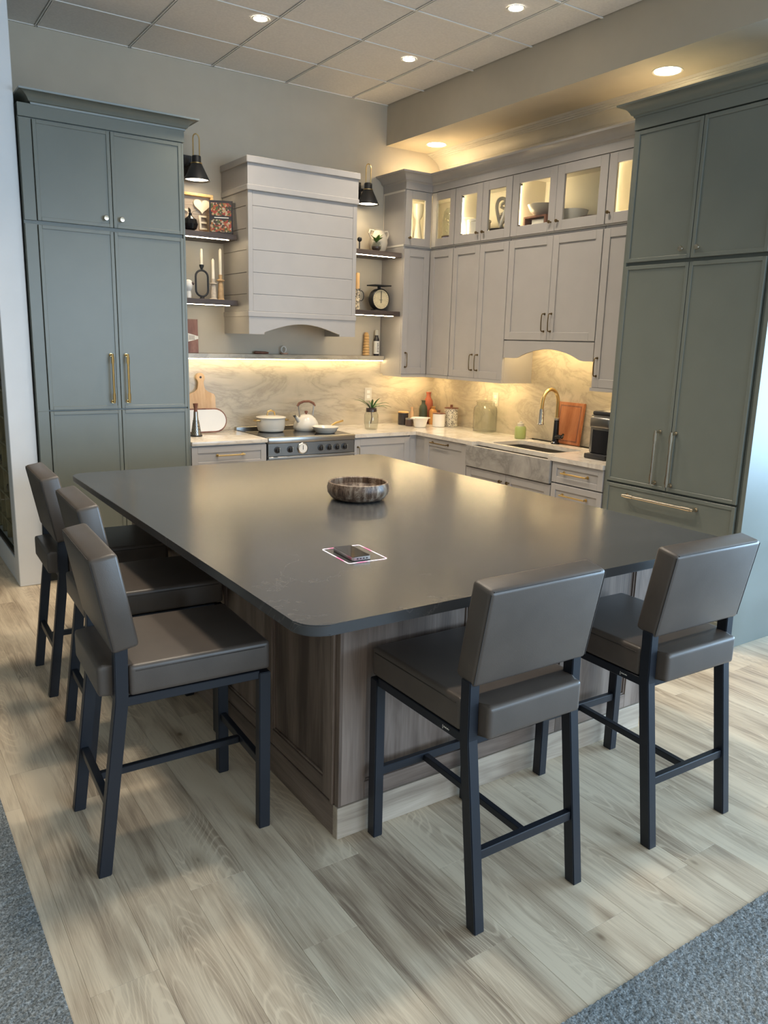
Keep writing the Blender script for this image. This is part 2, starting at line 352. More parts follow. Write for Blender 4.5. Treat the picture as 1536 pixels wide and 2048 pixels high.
def thing(name, label, cat, loc=(0, 0, 0), group=None):
    o = bpy.data.objects.new(name, None); C.objects.link(o); o.location = loc; o.empty_display_size = 0.1
    return tag(o, label, cat, group)
def struct(o): o['kind'] = 'structure'; return o
def dup(o, parent=None):
    c = o.copy(); C.objects.link(c)
    if parent is not None: c.parent = parent
    for ch in list(o.children): dup(ch, c)
    return c
def text(name, body, size, depth, m, parent, M):
    cu = bpy.data.curves.new(name, 'FONT'); cu.body = body; cu.size = size; cu.extrude = depth
    cu.align_x = 'CENTER'; cu.align_y = 'CENTER'; cu.materials.append(m)
    o = bpy.data.objects.new(name, cu); C.objects.link(o); o.parent = parent
    pw = Vector((0, 0, 0)); q = parent
    while q is not None: pw += q.location; q = q.parent
    dg = bpy.context.evaluated_depsgraph_get(); dg.update()
    me = bpy.data.meshes.new_from_object(o.evaluated_get(dg)); bpy.data.objects.remove(o)
    o = bpy.data.objects.new(name, me); C.objects.link(o); o.parent = parent
    o.matrix_local = Matrix.Translation(-pw) @ M
    return o
def basis(x, y, z, loc):
    m = Matrix((Vector(x).normalized(), Vector(y).normalized(), Vector(z).normalized())).transposed().to_4x4(); m.translation = loc; return m
def spot(name, loc, power, col, size=1.9, blend=0.6, radius=0.04, to=(0, 0, -1)):
    l = bpy.data.lights.new(name, 'SPOT'); l.energy = power; l.color = col; l.spot_size = size; l.spot_blend = blend; l.shadow_soft_size = radius
    o = bpy.data.objects.new(name, l); C.objects.link(o); o.location = loc
    o.rotation_euler = Vector(to).to_track_quat('-Z', 'Y').to_euler(); return o

# ------------------------------------------------------------------ room shell
H = 3.6156; G0 = -3.3908; GY = -0.5175; T = 0.6096; XS = -0.6006; ZS = 3.3005
fl = struct(MB().box(-4.315, 5.0, -4.958, 2.5, -0.06, -0.006).build('floor', FLOORW, smooth=False))
PW, PL = 0.178, 1.22
plank_cache = {}
def plank(x0, x1, y0, y1):
    key = (round(x1-x0, 3), round(y1-y0, 3)); g = 0.00025
    if key not in plank_cache:
        b = MB(); b.box(-(x1-x0)/2+g, (x1-x0)/2-g, -(y1-y0)/2+g, (y1-y0)/2-g, -0.006, 0.0, 0.0004)
        o = b.build('plank', FLOORW, smooth=False); plank_cache[key] = o.data
    else:
        o = bpy.data.objects.new('plank', plank_cache[key]); C.objects.link(o)
    o.parent = fl; o.location = ((x0+x1)/2, (y0+y1)/2, 0)
n = 0
ends = {-4: -3.035, -2: -4.007, 0: -4.124, -3: -4.56, -1: -4.40, 1: -3.45}
for k in range(-5, 27):
    x0 = max(-3.549 + k*PW - PW*0 - 0.0, -4.315); x1 = min(-3.549 + (k+1)*PW, 1.1)
    if x1 - x0 < 0.02: continue
    st = ends.get(k, -4.958 + random.uniform(0.15, 1.1))
    while st > -4.958: st -= PL
    y = st
    while y < 0.0:
        a, b2 = max(y, -4.958), min(y+PL, 0.0)
        if b2 - a > 0.02: plank(x0, x1, a, b2)
        y += PL
# planks that run on past the column, beside the glazed display
for k in range(-5, -1):
    x0 = max(-3.549 + k*PW, -4.315); x1 = min(-3.549 + (k+1)*PW, -3.66)
    if x1-x0 > 0.02:
        plank(x0, x1, 0.0, 1.0 + 0.06*k); plank(x0, x1, 1.0 + 0.06*k, 2.2)
# carpet around the planked floor
def carpet():
    bm = bmesh.new(); st = 0.006
    def patch(x0, x1, y0, y1, s):
        nx, ny = max(1, int((x1-x0)/s)), max(1, int((y1-y0)/s)); grid = []
        for j in range(ny+1):
            grid.append([bm.verts.new((x0+(x1-x0)*i/nx, y0+(y1-y0)*j/ny, (random.uniform(0.001, 0.0065) if s < 0.02 else 0.004))) for i in range(nx+1)])
        for j in range(ny):
            for i in range(nx): bm.faces.new((grid[j][i], grid[j][i+1], grid[j+1][i+1], grid[j+1][i]))
    patch(-4.75, -4.315, -4.958, -3.0, st)
    patch(-3.5, -1.7, -5.25, -4.958, st)
    patch(-4.75, -3.5, -5.25, -4.958, 0.1)
    patch(-7.39, -4.75, -8.5, 2.48, 0.5); patch(-4.75, -4.315, -3.0, 2.48, 0.1); patch(-4.75, 4.95, -8.5, -5.25, 0.5); patch(-1.7, 4.95, -5.25, -4.958, 0.1)
    me = bpy.data.meshes.new('carpet'); bm.to_mesh(me); bm.free(); me.materials.append(CARPET)
    me.polygons.foreach_set('use_smooth', [True]*len(me.polygons))
    o = bpy.data.objects.new('carpet', me); C.objects.link(o); return o
cp = tag(carpet(), 'grey cut pile carpet bordering the wood plank floor', 'carpet'); cp['kind'] = 'stuff'
struct(MB().box(-7.5, 5.0, -8.5, 2.6, -0.10, -0.062).build('floor', CARPET, smooth=False))
struct(MB().box(-3.66, 0.12, 0.0, 0.12, 0, H+0.05).build('wall_back', WALLP, smooth=False))
struct(MB().box(0.0, 0.12, -3.70, 0.0, 0, H+0.05).build('wall_right', WALLP, smooth=False))
struct(MB().box(-7.5, -7.4, -8.5, 2.6, 0, H+0.05).build('wall_left', WALLP, smooth=False))  # unseen far wall, added to cut ambient light coming in from the left
struct(MB().box(-3.822, -3.662, -0.605, -0.455, 0, H+0.05, 0.004).build('wall_left', COLP, smooth=False))
struct(MB().box(-7.4, -3.655, 2.5, 2.6, 0, H+0.05).build('wall_back', WALLP, smooth=False))
struct(MB().box(0.12, 5.2, 0.0, 0.12, 0, H+0.05).build('wall_back', WALLP, smooth=False))
b = MB(); b.box(5.0, 5.12, -10.0, 0.0, 0, 0.22); b.box(5.0, 5.12, -10.0, 0.0, 2.78, H+0.05); b.box(5.0, 5.12, -4.15, 0.0, 0.22, 2.78)
struct(b.build('wall_right', WALLP, smooth=False))
b = MB()
for y in (-9.85, -8.0, -6.08, -4.18): b.box(4.98, 5.06, y-0.03, y+0.03, 0.22, 2.78)
b.box(4.98, 5.06, -9.85, -4.18, 0.22, 0.27); b.box(4.98, 5.06, -9.85, -4.18, 2.73, 2.78)
struct(b.build('window_1', BLACKM, smooth=False))
struct(MB().box(0.0, 5.2, -8.5, 0.0, H, H+0.05).build('ceiling', TILE, smooth=False))
# dropped soffit over the right wall
struct(MB().box(XS, 0.0, -8.5, 0.0, ZS, H+0.05).build('wall_soffit', WALLP, smooth=False))
# cove moulding with reeds between soffit and right wall
prof = [(0, -0.125), (0.012, -0.125), (0.016, -0.112), (0.024, -0.108), (0.030, -0.09), (0.045, -0.07), (0.068, -0.052), (0.092, -0.040), (0.10, -0.040),
        (0.104, -0.030), (0.118, -0.030), (0.122, -0.021), (0.136, -0.021), (0.140, -0.012), (0.156, -0.012), (0.165, 0.0), (0, 0.0)]
struct(MB().sweep(prof, [(0, 0, ZS), (0, -3.70, ZS)]).build('trim_1', mat('cove_paint', (0.52, 0.49, 0.43), 0.35), angle=20))
# suspended ceiling: slab, tiles and runners
ce = struct(MB().box(-7.5, XS, -8.5, 2.6, H+0.03, H+0.06).build('ceiling', TILE, smooth=False))
tile_cache = {}
def cell(x0, x1, y0, y1):
    key = (round(x1-x0, 3), round(y1-y0, 3))
    if key not in tile_cache:
        b = MB(); hx, hy = (x1-x0)/2, (y1-y0)/2
        b.box(-hx+0.004, hx-0.004, -hy+0.004, hy-0.004, 0.010, 0.026); b.box(-hx+0.014, hx-0.014, -hy+0.012, hy-0.012, 0.004, 0.010)
        o = b.build('ceiling_tile', TILE, smooth=False); tile_cache[key] = o.data
    else:
        o = bpy.data.objects.new('ceiling_tile', tile_cache[key]); C.objects.link(o)
    o.parent = ce; o.location = ((x0+x1)/2, (y0+y1)/2, H)
xs = [G0 + i*T for i in range(-2, 5)] + [XS]; ys = [0.0] + [GY - j*T for j in range(0, 9)]
for i in range(len(xs)-1):
    for j in range(len(ys)-1): cell(xs[i], xs[i+1], ys[j+1], ys[j])
for x in xs[:-1]:
    b = MB(); b.box(x-0.010, x-0.003, ys[-1], 0, H-0.001, H+0.005); b.box(x+0.003, x+0.010, ys[-1], 0, H-0.001, H+0.005); b.build('main_runner', RUN, ce, smooth=False)
    MB().box(x-0.003, x+0.003, ys[-1], 0, H+0.006, H+0.009).build('runner_slot_shade', BLACKM, ce, smooth=False)  # black strip paints in the shade of the runner's reveal
for y in ys[1:]:
    o = MB().box(xs[0], XS, y-0.0075, y+0.0075, H-0.0006, H+0.005).build('runner', RUN, ce, smooth=False)
MB().box(xs[0], XS, -0.016, 0.0, H-0.001, H+0.004).build('runner', RUN, ce, smooth=False)

# recessed lights
def can(loc, r, face, label, group, power, col, size=2.0, real=True):
    t = thing('ceiling_light', label, 'light', loc, group)
    MB().lathe([(r, 0.0), (r+0.012, -0.003), (r+0.014, 0.0), (r+0.010, 0.002), (r, 0.0)], loc, 32).build('trim_ring', PLASTIC, t)
    MB().lathe([(0, -0.0012), (r, -0.0012), (r, 0.0006), (0, 0.0006)], loc, 28).build('lamp_face', face, t)
    s = spot('ceiling_light_beam', (0, 0, -0.012), power, col, size, 0.8, 0.15); s.parent = t
CL = (1.0, 0.86, 0.68)
def ceiling_can(x, y, label): can((x, y, H+0.0005), 0.042, LAMPC, label, 'small round lights in the tiled ceiling', 95, CL, 2.1)
ceiling_can(-2.264, -1.039, 'small round ceiling light, leftmost of the three lit in the tiles')
ceiling_can(-1.114, -2.134, 'small round ceiling light beside the soffit, nearest the top edge of the picture')
ceiling_can(-1.113, -1.034, 'small round ceiling light close to the corner where soffit meets rear wall')
for x, y, d in ((-2.264, -2.16, 'second row'), (-3.40, -2.16, 'second row at left'), (-2.264, -3.38, 'third row'), (-3.40, -3.38, 'third row at left')):  # unseen lights carrying on the grid, added to light island and floor
    ceiling_can(x, y, 'small round ceiling light added unseen over the island, ' + d)
WL = (1.0, 0.76, 0.44)
can((-0.30, -0.316, ZS-0.0005), 0.078, LAMPW, 'large warm soffit light above the corner wall cabinet', 'large warm lights in the soffit', 46, WL, 2.7)
can((-0.335, -2.656, ZS-0.0005), 0.078, LAMPW, 'large warm soffit light above the green fridge surround', 'large warm lights in the soffit', 46, WL, 2.7)

# ------------------------------------------------------------------ joinery helpers
def P3(face, a, wd, z): return (a, -wd, z) if face == 'b' else (-wd, a, z)
def shaker(face, a0, a1, z0, z1, w0, m, parent, stile=0.06, th=0.02, rec=0.008, name='door', pane=None, gap=0.0015):
    lo, hi = min(a0, a1)+gap, max(a0, a1)-gap; z0 += gap; z1 -= gap
    b = MB(); s = stile; bv = 0.0015
    b.f(face, lo, lo+s, w0, w0+th, z0, z1, bv); b.f(face, hi-s, hi, w0, w0+th, z0, z1, bv)
    b.f(face, lo+s, hi-s, w0, w0+th, z0, z0+s, bv); b.f(face, lo+s, hi-s, w0, w0+th, z1-s, z1, bv)
    d = b.build(name, m, parent, smooth=False)
    if pane is not None: MB().f(face, lo+s-0.004, hi-s+0.004, w0+0.006, w0+0.010, z0+s-0.004, z1-s+0.004).build('pane', pane, d, smooth=False)
    else: MB().f(face, lo+s-0.004, hi-s+0.004, w0+0.002, w0+th-rec, z0+s-0.004, z1-s+0.004).build('panel', m, d, smooth=False)
    return d
def knob(face, a, z, w0, m, parent, r=0.013):
    M = Matrix.Rotation(PI/2, 4, 'X') if face == 'b' else Matrix.Rotation(-PI/2, 4, 'Y')
    MB().lathe([(0, 0), (0.006, 0), (0.005, 0.012), (r*0.8, 0.016), (r, 0.022), (r*0.85, 0.029), (0, 0.031)], P3(face, a, w0, z), 14, M).build('knob', m, parent)
def pull(face, p0, p1, w0, m, parent, r=0.006, so=0.034, knurl=0.0, name='handle'):
    """bar pull between (a,z) points p0, p1 with round posts and collars"""
    b = MB(); A = Vector(P3(face, p0[0], w0+so, p0[1])); B = Vector(P3(face, p1[0], w0+so, p1[1])); d = (B-A).normalized(); out = Vector(P3(face, 0, 1, 0))
    b.tube([A-d*r, B+d*r], r, 10)
    for Q in (A, B):
        b.tube([Q-out*so, Q-out*(so-0.004), Q-out*(so-0.004), Q], [r*1.5, r*1.5, r*0.9, r*0.9], 10)
    if knurl:
        b.tube([A+d*0.01, A+d*(0.01+knurl)], r*1.35, 10); b.tube([B-d*0.01, B-d*(0.01+knurl)], r*1.35, 10)
    return b.build(name, m, parent)
def bow(face, a, z0, z1, w0, m, parent, r=0.0042):
    """slim upright pull with squared corners, posts foot"""
    b = MB(); so = 0.03
    b.tube([P3(face, a, w0, z1-0.004), P3(face, a, w0+so*0.8, z1-0.004), P3(face, a, w0+so, z1-0.014), P3(face, a, w0+so+0.003, (z0+z1)/2), P3(face, a, w0+so, z0+0.014), P3(face, a, w0+so*0.8, z0+0.004), P3(face, a, w0, z0+0.004)], r, 8)
    for z in (z0+0.004, z1-0.004): b.tube([P3(face, a, w0, z), P3(face, a, w0+0.004, z)], r*2, 10)
    return b.build('handle', m, parent)
def bowh(face, a0, a1, z, w0, m, parent, r=0.0055):
    b = MB(); so = 0.03
    b.tube([P3(face, a0, w0, z), P3(face, a0, w0+so, z), P3(face, a0, w0+so, z)][:2], r*0.9, 8); b.tube([P3(face, a1, w0, z), P3(face, a1, w0+so, z)], r*0.9, 8)
    d = (a1-a0)*0.03
    b.tube([P3(face, a0-d, w0+so, z), P3(face, a1+d, w0+so, z)], r, 10)
    for a in (a0, a1): b.tube([P3(face, a, w0, z), P3(face, a, w0+0.004, z)], r*2.0, 10)
    return b.build('handle', m, parent)
CROWN = [(0, 0), (0.006, 0), (0.008, 0.010), (0.018, 0.014), (0.024, 0.026), (0.034, 0.040), (0.050, 0.052), (0.066, 0.058), (0.078, 0.060), (0.080, 0.070), (0, 0.070)]

# ------------------------------------------------------------------ left green pantry
x0, xc, x1, xf = -3.578, -3.121, -2.657, -3.652
pn = thing('pantry_cabinet', 'tall sage green pantry cabinet with six doors beside the white column', 'cabinet', (-3.12, -0.32, 0))
MB().box(xf, -2.643, -0.625, -0.002, 0.10, 2.982).build('carcass', SAGE, pn, smooth=False)
MB().box(xf+0.02, -2.66, -0.56, -0.03, 0.0, 0.10).build('toe_kick', SAGE_GAP, pn, smooth=False)
for za, zb in ((0.112, 1.157), (1.163, 2.302), (2.322, 2.902)):
    MB().box(xf+0.001, x0-0.004, -0.645, -0.625, za, zb, 0.001).build('filler_strip', SAGE, pn, smooth=False) if za != 1.163 else None
MB().box(xf+0.001, x0-0.004, -0.645, -0.625, 1.157, 2.302, 0.001).build('filler_strip', SAGE, pn, smooth=False)
MB().box(-2.6555, -2.643, -0.640, -0.625, 0.11, 2.902).build('end_panel', SAGE, pn, smooth=False)
for za, zb, kind in ((0.112, 1.157, None), (1.163, 2.302, 'pull'), (2.322, 2.902, 'knob')):
    for a, b_, s in ((x0, xc, -1), (xc, x1, 1)):
        d = shaker('b', a, b_, za, zb, 0.628, SAGE, pn, 0.022, 0.02, 0.006, gap=0.0022)
        if kind == 'knob': knob('b', xc + s*0.050, 2.377, 0.648, NICKEL, d, 0.017)
        if kind == 'pull': pull('b', (xc + s*0.050 - 0.006, 1.213), (xc + s*0.050 - 0.006, 1.520), 0.648, BRASS, d, 0.0075, 0.042, 0.045)
MB().box(xf, -2.636, -0.645, -0.60, 2.907, 2.982, 0.001).build('frieze', SAGE, pn, smooth=False)
MB().sweep(CROWN, [(-3.572, -0.30, 2.979), (-3.572, -0.645, 2.979), (-2.636, -0.645, 2.979), (-2.636, -0.01, 2.979)][::-1][::-1]).build('crown', SAGE, pn, angle=20)

# ------------------------------------------------------------------ right green fridge surround
y0, yc, y1 = -2.729, -3.176, -3.636
fr = thing('fridge_cabinet', 'tall sage green panelled fridge cabinet with bar handles, right of the sink', 'cabinet', (-0.33, -3.18, 0))
MB().box(-0.622, -0.003, -3.655, -2.708, 0.10, 2.982).build('carcass', SAGE, fr, smooth=False)
MB().box(-0.56, -0.03, -3.64, -2.72, 0, 0.10).build('toe_kick', SAGE_GAP, fr, smooth=False)
MB().box(-0.640, -0.001, -3.680, -3.656, 0, 2.982, 0.001).build('end_panel', SAGE, fr, smooth=False)
MB().box(-0.638, -0.60, -2.726, -2.706, 0.0, 2.905).build('filler_strip', SAGE, fr, smooth=False)
for a, b_, s in ((y0, yc, 1), (yc, y1, -1)):
    d = shaker('r', a, b_, 2.158, 2.900, 0.628, SAGE, fr, 0.022, 0.02, 0.006, gap=0.0022)
    knob('r', yc + s*0.052, 2.212, 0.648, NICKEL, d, 0.016)
    d = shaker('r', a, b_, 0.826, 2.141, 0.628, SAGE, fr, 0.022, 0.02, 0.006, gap=0.0022)
    pull('r', (yc + s*0.055 + 0.024, 0.868), (yc + s*0.055 + 0.024, 1.176), 0.648, NICKEL, d, 0.0085, 0.042, 0.045)
d = shaker('r', y0, y1, 0.115, 0.818, 0.628, SAGE, fr, 0.022, 0.02, 0.006, 'drawer', gap=0.0022)
pull('r', (-2.905, 0.757), (-3.395, 0.757), 0.648, NICKEL, d, 0.0085, 0.042, 0.06)
MB().box(-0.645, -0.60, -3.682, -2.704, 2.907, 2.982, 0.001).build('frieze', SAGE, fr, smooth=False)
MB().sweep(CROWN, [(-0.01, -2.704, 2.976), (-0.645, -2.704, 2.976), (-0.645, -3.682, 2.976), (-0.01, -3.682, 2.976)]).build('crown', SAGE, fr, angle=20)

# ------------------------------------------------------------------ white wall cabinets
DW, CW = 0.345, 0.325
def glass_box(t, x0_, x1_, y0_, y1_, z0_, z1_, open_faces):
    """cabinet box built of boards, open towards its doors"""
    s = 0.016
    def bd(*a, m=INSIDE): MB().box(*a).build('board', m, t, smooth=False)
    bd(x0_, x1_, y0_, y1_, z0_, z0_+s); bd(x0_, x1_, y0_, y1_, z1_-s, z1_)
    if 'w' not in open_faces: bd(x0_, x0_+s, y0_, y1_, z0_+s, z1_-s)
    bd(x1_-s, x1_, y0_, y1_, z0_+s, z1_-s)
    bd(x0_, x1_-s, y1_-s, y1_, z0_+s, z1_-s)
    bd(x0_, x1_-s, y0_, y0_+s, z0_+s, z1_-s)
# corner unit, lower
c1 = thing('corner_wall_cabinet', 'pale L-shaped corner wall cabinet with one bent pair of doors above the counter', 'cabinet', (-0.3, -0.3, 1.37))
MB().prism([(-0.617, -0.003), (-0.617, -CW), (-CW, -CW), (-CW, -0.662), (-0.003, -0.662), (-0.003, -0.003)], 1.372, 2.449, 'z').build('carcass', WHITE, c1, smooth=False)
d = shaker('b', -0.617, -0.345, 1.379, 2.432, CW, WHITE, c1, 0.058); bow('b', -0.577, 1.438, 1.568, 0.345, BRONZE, d)
shaker('r', -0.347, -0.662, 1.379, 2.432, CW, WHITE, c1, 0.058)
# corner unit, glazed top
c2 = thing('corner_glass_cabinet', 'small glazed corner cabinet on top of the bent pair of doors', 'cabinet', (-0.3, -0.3, 2.45))
for a in ((-0.617, -0.003, -CW, -0.003, 2.452, 2.468), (-CW, -0.003, -0.662, -CW, 2.452, 2.468), (-0.617, -0.003, -CW, -0.003, 2.89, 2.906), (-CW, -0.003, -0.662, -CW, 2.89, 2.906),
          (-0.617, -0.003, -0.019, -0.003, 2.468, 2.89), (-0.019, -0.003, -0.662, -0.019, 2.468, 2.89), (-CW, -0.019, -0.662, -0.646, 2.468, 2.89)):
    MB().box(*a).build('board', INSIDE, c2, smooth=False)
MB().box(-0.617, -0.601, -CW, -0.019, 2.468, 2.89).build('side_panel', WHITE, c2, smooth=False)
d = shaker('b', -0.617, -0.345, 2.459, 2.902, CW, WHITE, c2, 0.064, pane=GLASS); knob('b', -0.577, 2.520, 0.345, BRONZE, d, 0.012)
shaker('r', -0.347, -0.662, 2.459, 2.902, CW, WHITE, c2, 0.064, pane=GLASS)
MB().box(-0.60, -0.592, -0.31, -0.30, 2.475, 2.885).build('led_strip', LEDC, c2, smooth=False)
MB().box(-0.03, -0.022, -0.640, -0.632, 2.475, 2.885).build('led_strip', LEDC, c2, smooth=False)
# the three right-hand units
def upper(name, label, ya, yb, zb, split, lab2, kn=True):
    t = thing(name, label, 'cabinet', (-0.17, (ya+yb)/2, zb))
    MB().box(-CW, -0.003, yb+0.001, ya-0.001, zb-0.006, 2.449).build('carcass', WHITE, t, smooth=False)
    g = thing('glass_cabinet', lab2, 'cabinet', (-0.17, (ya+yb)/2, 2.45))
    glass_box(g, -CW, -0.003, yb+0.001, ya-0.001, 2.452, 2.906, 'w')
    MB().box(-0.298, -0.286, ya-0.024, ya-0.0175, 2.475, 2.885).build('led_strip', LEDC, g, smooth=False)
    if split:
        ym = (ya+yb)/2
        for a, b_, s in ((ya, ym, 1), (ym, yb, -1)):
            d = shaker('r', a, b_, zb, 2.432, CW, WHITE, t, 0.058); bow('r', ym + s*0.034, zb+0.062, zb+0.195, 0.345, BRONZE, d)
            d = shaker('r', a, b_, 2.459, 2.902, CW, WHITE, g, 0.068, pane=GLASS); knob('r', ym + s*0.036, 2.524, 0.345, BRONZE, d, 0.012)
            for z in (2.53, 2.83):
                q = a-0.066 if s > 0 else b_+0.066
                if s > 0: MB().box(-CW-0.004, -CW+0.006, q-0.012, q+0.004, z-0.010, z+0.010).build('hinge', BLACKM, d, smooth=False)
    else:
        d = shaker('r', ya, yb, zb, 2.432, CW, WHITE, t, 0.058); bow('r', ya-0.035, zb+0.075, zb+0.205, 0.345, BRONZE, d)
        d = shaker('r', ya, yb, 2.459, 2.902, CW, WHITE, g, 0.068, pane=GLASS); knob('r', ya-0.035, 2.530, 0.345, BRONZE, d, 0.012)
    return t, g
u1, g1 = upper('wall_cabinet', 'tall pale two-door wall cabinet left of the arched valance', -0.668, -1.346, 1.378, True, 'glazed top cabinet holding a white canister and a white loop sculpture')
u2, g2 = upper('wall_cabinet', 'shorter pale two-door wall cabinet over the sink with an arched valance', -1.350, -2.266, 1.694, True, 'widest glazed top cabinet, holding bowls and dark plates over the sink')
u3, g3 = upper('wall_cabinet', 'narrow pale wall cabinet squeezed between sink valance and green fridge cabinet', -2.270, -2.700, 1.382, False, 'single-door glazed top cabinet beside the green fridge crown')
# arched valance
pts = [(-1.352, 1.688), (-1.352, 1.557), (-1.47, 1.557), (-1.50, 1.559)]
for i in range(0, 17):
    t_ = i/16; y = -1.52 - 0.61*t_; pts.append((y, 1.566 + 0.066*math.sin(PI*t_)**0.85))
pts += [(-2.15, 1.559), (-2.18, 1.557), (-2.264, 1.557), (-2.264, 1.688)]
MB().prism(pts, -0.343, -0.325, 'x').build('valance', WHITE, u2, smooth=False)
# light rails under the units
RAIL = lambda t, *a: MB().box(*a).build('light_rail', WHITE, t, smooth=False)
RAIL(c1, -0.619, -0.345, -0.352, -0.3255, 1.355, 1.3785); RAIL(c1, -0.352, -0.3255, -0.664, -0.345, 1.355, 1.3785); RAIL(c1, -0.619, -0.600, -0.325, -0.06, 1.355, 1.372)
RAIL(u1, -0.352, -0.3255, -1.348, -0.668, 1.355, 1.3785); RAIL(u1, -0.325, -0.02, -1.350, -1.330, 1.355, 1.372)
RAIL(u3, -0.352, -0.3255, -2.70, -2.262, 1.358, 1.3815); RAIL(u3, -0.325, -0.02, -2.285, -2.262, 1.358, 1.376)
for t, a in ((c1, (-0.58, -0.10, -0.20, -0.185)), (u1, (-0.20, -0.185, -1.31, -0.69)), (u3, (-0.20, -0.185, -2.68, -2.30)), (u2, (-0.20, -0.185, -2.22, -1.40))):
    z = 1.366 if t is not u2 else 1.683
    MB().box(*a, z-0.002, z+0.003).build('led_strip', LED, t, smooth=False)
# frieze and crown over all of them
cr = MB(); pa = [(-0.003, -2.702, 2.906), (-0.345, -2.702, 2.906), (-0.345, -0.345, 2.906), (-0.619, -0.345, 2.906), (-0.619, -0.003, 2.906)]
cr.sweep([(0, 0), (0.0, 0.055), (0.004, 0.060), (0.010, 0.066), (0.020, 0.070), (0.026, 0.083), (0.036, 0.097), (0.052, 0.110), (0.070, 0.117), (0.083, 0.119), (0.086, 0.132), (-0.02, 0.132), (-0.02, 0)], [Vector(p) for p in pa[1:]][::1] if False else pa[::-1][::-1][1:][::-1])
struct(cr.build('trim_2', WHITE, angle=20))

# ------------------------------------------------------------------ counters, base units
b1 = thing('base_cabinet', 'pale drawer base cabinet between green pantry and range', 'cabinet', (-2.35, -0.32, 0))
MB().box(-2.641, -2.050, -0.625, -0.003, 0.10, 0.884).build('carcass', WHITE, b1, smooth=False)
d = shaker('b', -2.641, -2.051, 0.715, 0.874, 0.628, WHITE, b1, 0.045, name='drawer'); bowh('b', -2.445, -2.245, 0.808, 0.648, BRASS, d)
shaker('b', -2.641, -2.051, 0.42, 0.71, 0.628, WHITE, b1, 0.045, name='drawer'); shaker('b', -2.641, -2.051, 0.11, 0.415, 0.628, WHITE, b1, 0.045, name='drawer')
b2 = thing('base_cabinet', 'pale corner base cabinet right of the range with a black pull', 'cabinet', (-0.95, -0.32, 0))
MB().prism([(-1.268, -0.003), (-1.268, -0.625), (-0.625, -0.625), (-0.625, -0.762), (-0.003, -0.762), (-0.003, -0.003)], 0.10, 0.884, 'z').build('carcass', WHITE, b2, smooth=False)
d = shaker('b', -1.268, -0.712, 0.11, 0.872, 0.628, WHITE, b2, 0.055); bow('b', -1.235, 0.665, 0.81, 0.648, BRONZE, d)
MB().box(-0.710, -0.628, -0.640, -0.625, 0.11, 0.884).build('filler_strip', WHITE, b2, smooth=False); MB().box(-0.640, -0.628, -0.762, -0.640, 0.11, 0.884).build('filler_strip', WHITE, b2, smooth=False)
b3 = thing('dishwasher', 'pale panelled dishwasher front with a horizontal brass pull left of the stone apron', 'dishwasher', (-0.32, -1.04, 0))
MB().box(-0.62, -0.003, -1.325, -0.766, 0.10, 0.884).build('carcass', WHITE, b3, smooth=False)
d = shaker('r', -0.766, -1.325, 0.11, 0.880, 0.628, WHITE, b3, 0.062); bowh('r', -0.885, -1.09, 0.846, 0.648, BRONZE, d)
b4 = thing('sink_cabinet', 'pale two-door cabinet under the stone apron sink', 'cabinet', (-0.32, -1.79, 0))
MB().box(-0.625, -0.003, -2.246, -1.330, 0.10, 0.60).build('carcass', WHITE, b4, smooth=False)
for a, b_, s in ((-1.330, -1.788, 1), (-1.788, -2.246, -1)):
    d = shaker('r', a, b_, 0.11, 0.712, 0.628, WHITE, b4, 0.058); knob('r', -1.788 + s*0.04, 0.655, 0.648, BRONZE, d, 0.014)
b5 = thing('drawer_cabinet', 'pale stack of drawers with two brass pulls beside the green fridge cabinet', 'cabinet', (-0.32, -2.48, 0))
MB().box(-0.625, -0.003, -2.702, -2.250, 0.10, 0.884).build('carcass', WHITE, b5, smooth=False)
for za, zb in ((0.737, 0.882), (0.585, 0.731), (0.35, 0.58), (0.11, 0.345)):
    d = shaker('r', -2.250, -2.702, za, zb, 0.628, WHITE, b5, 0.042, name='drawer')
    bowh('r', -2.365, -2.575, (za+zb)/2 + 0.003, 0.648, BRASS, d)
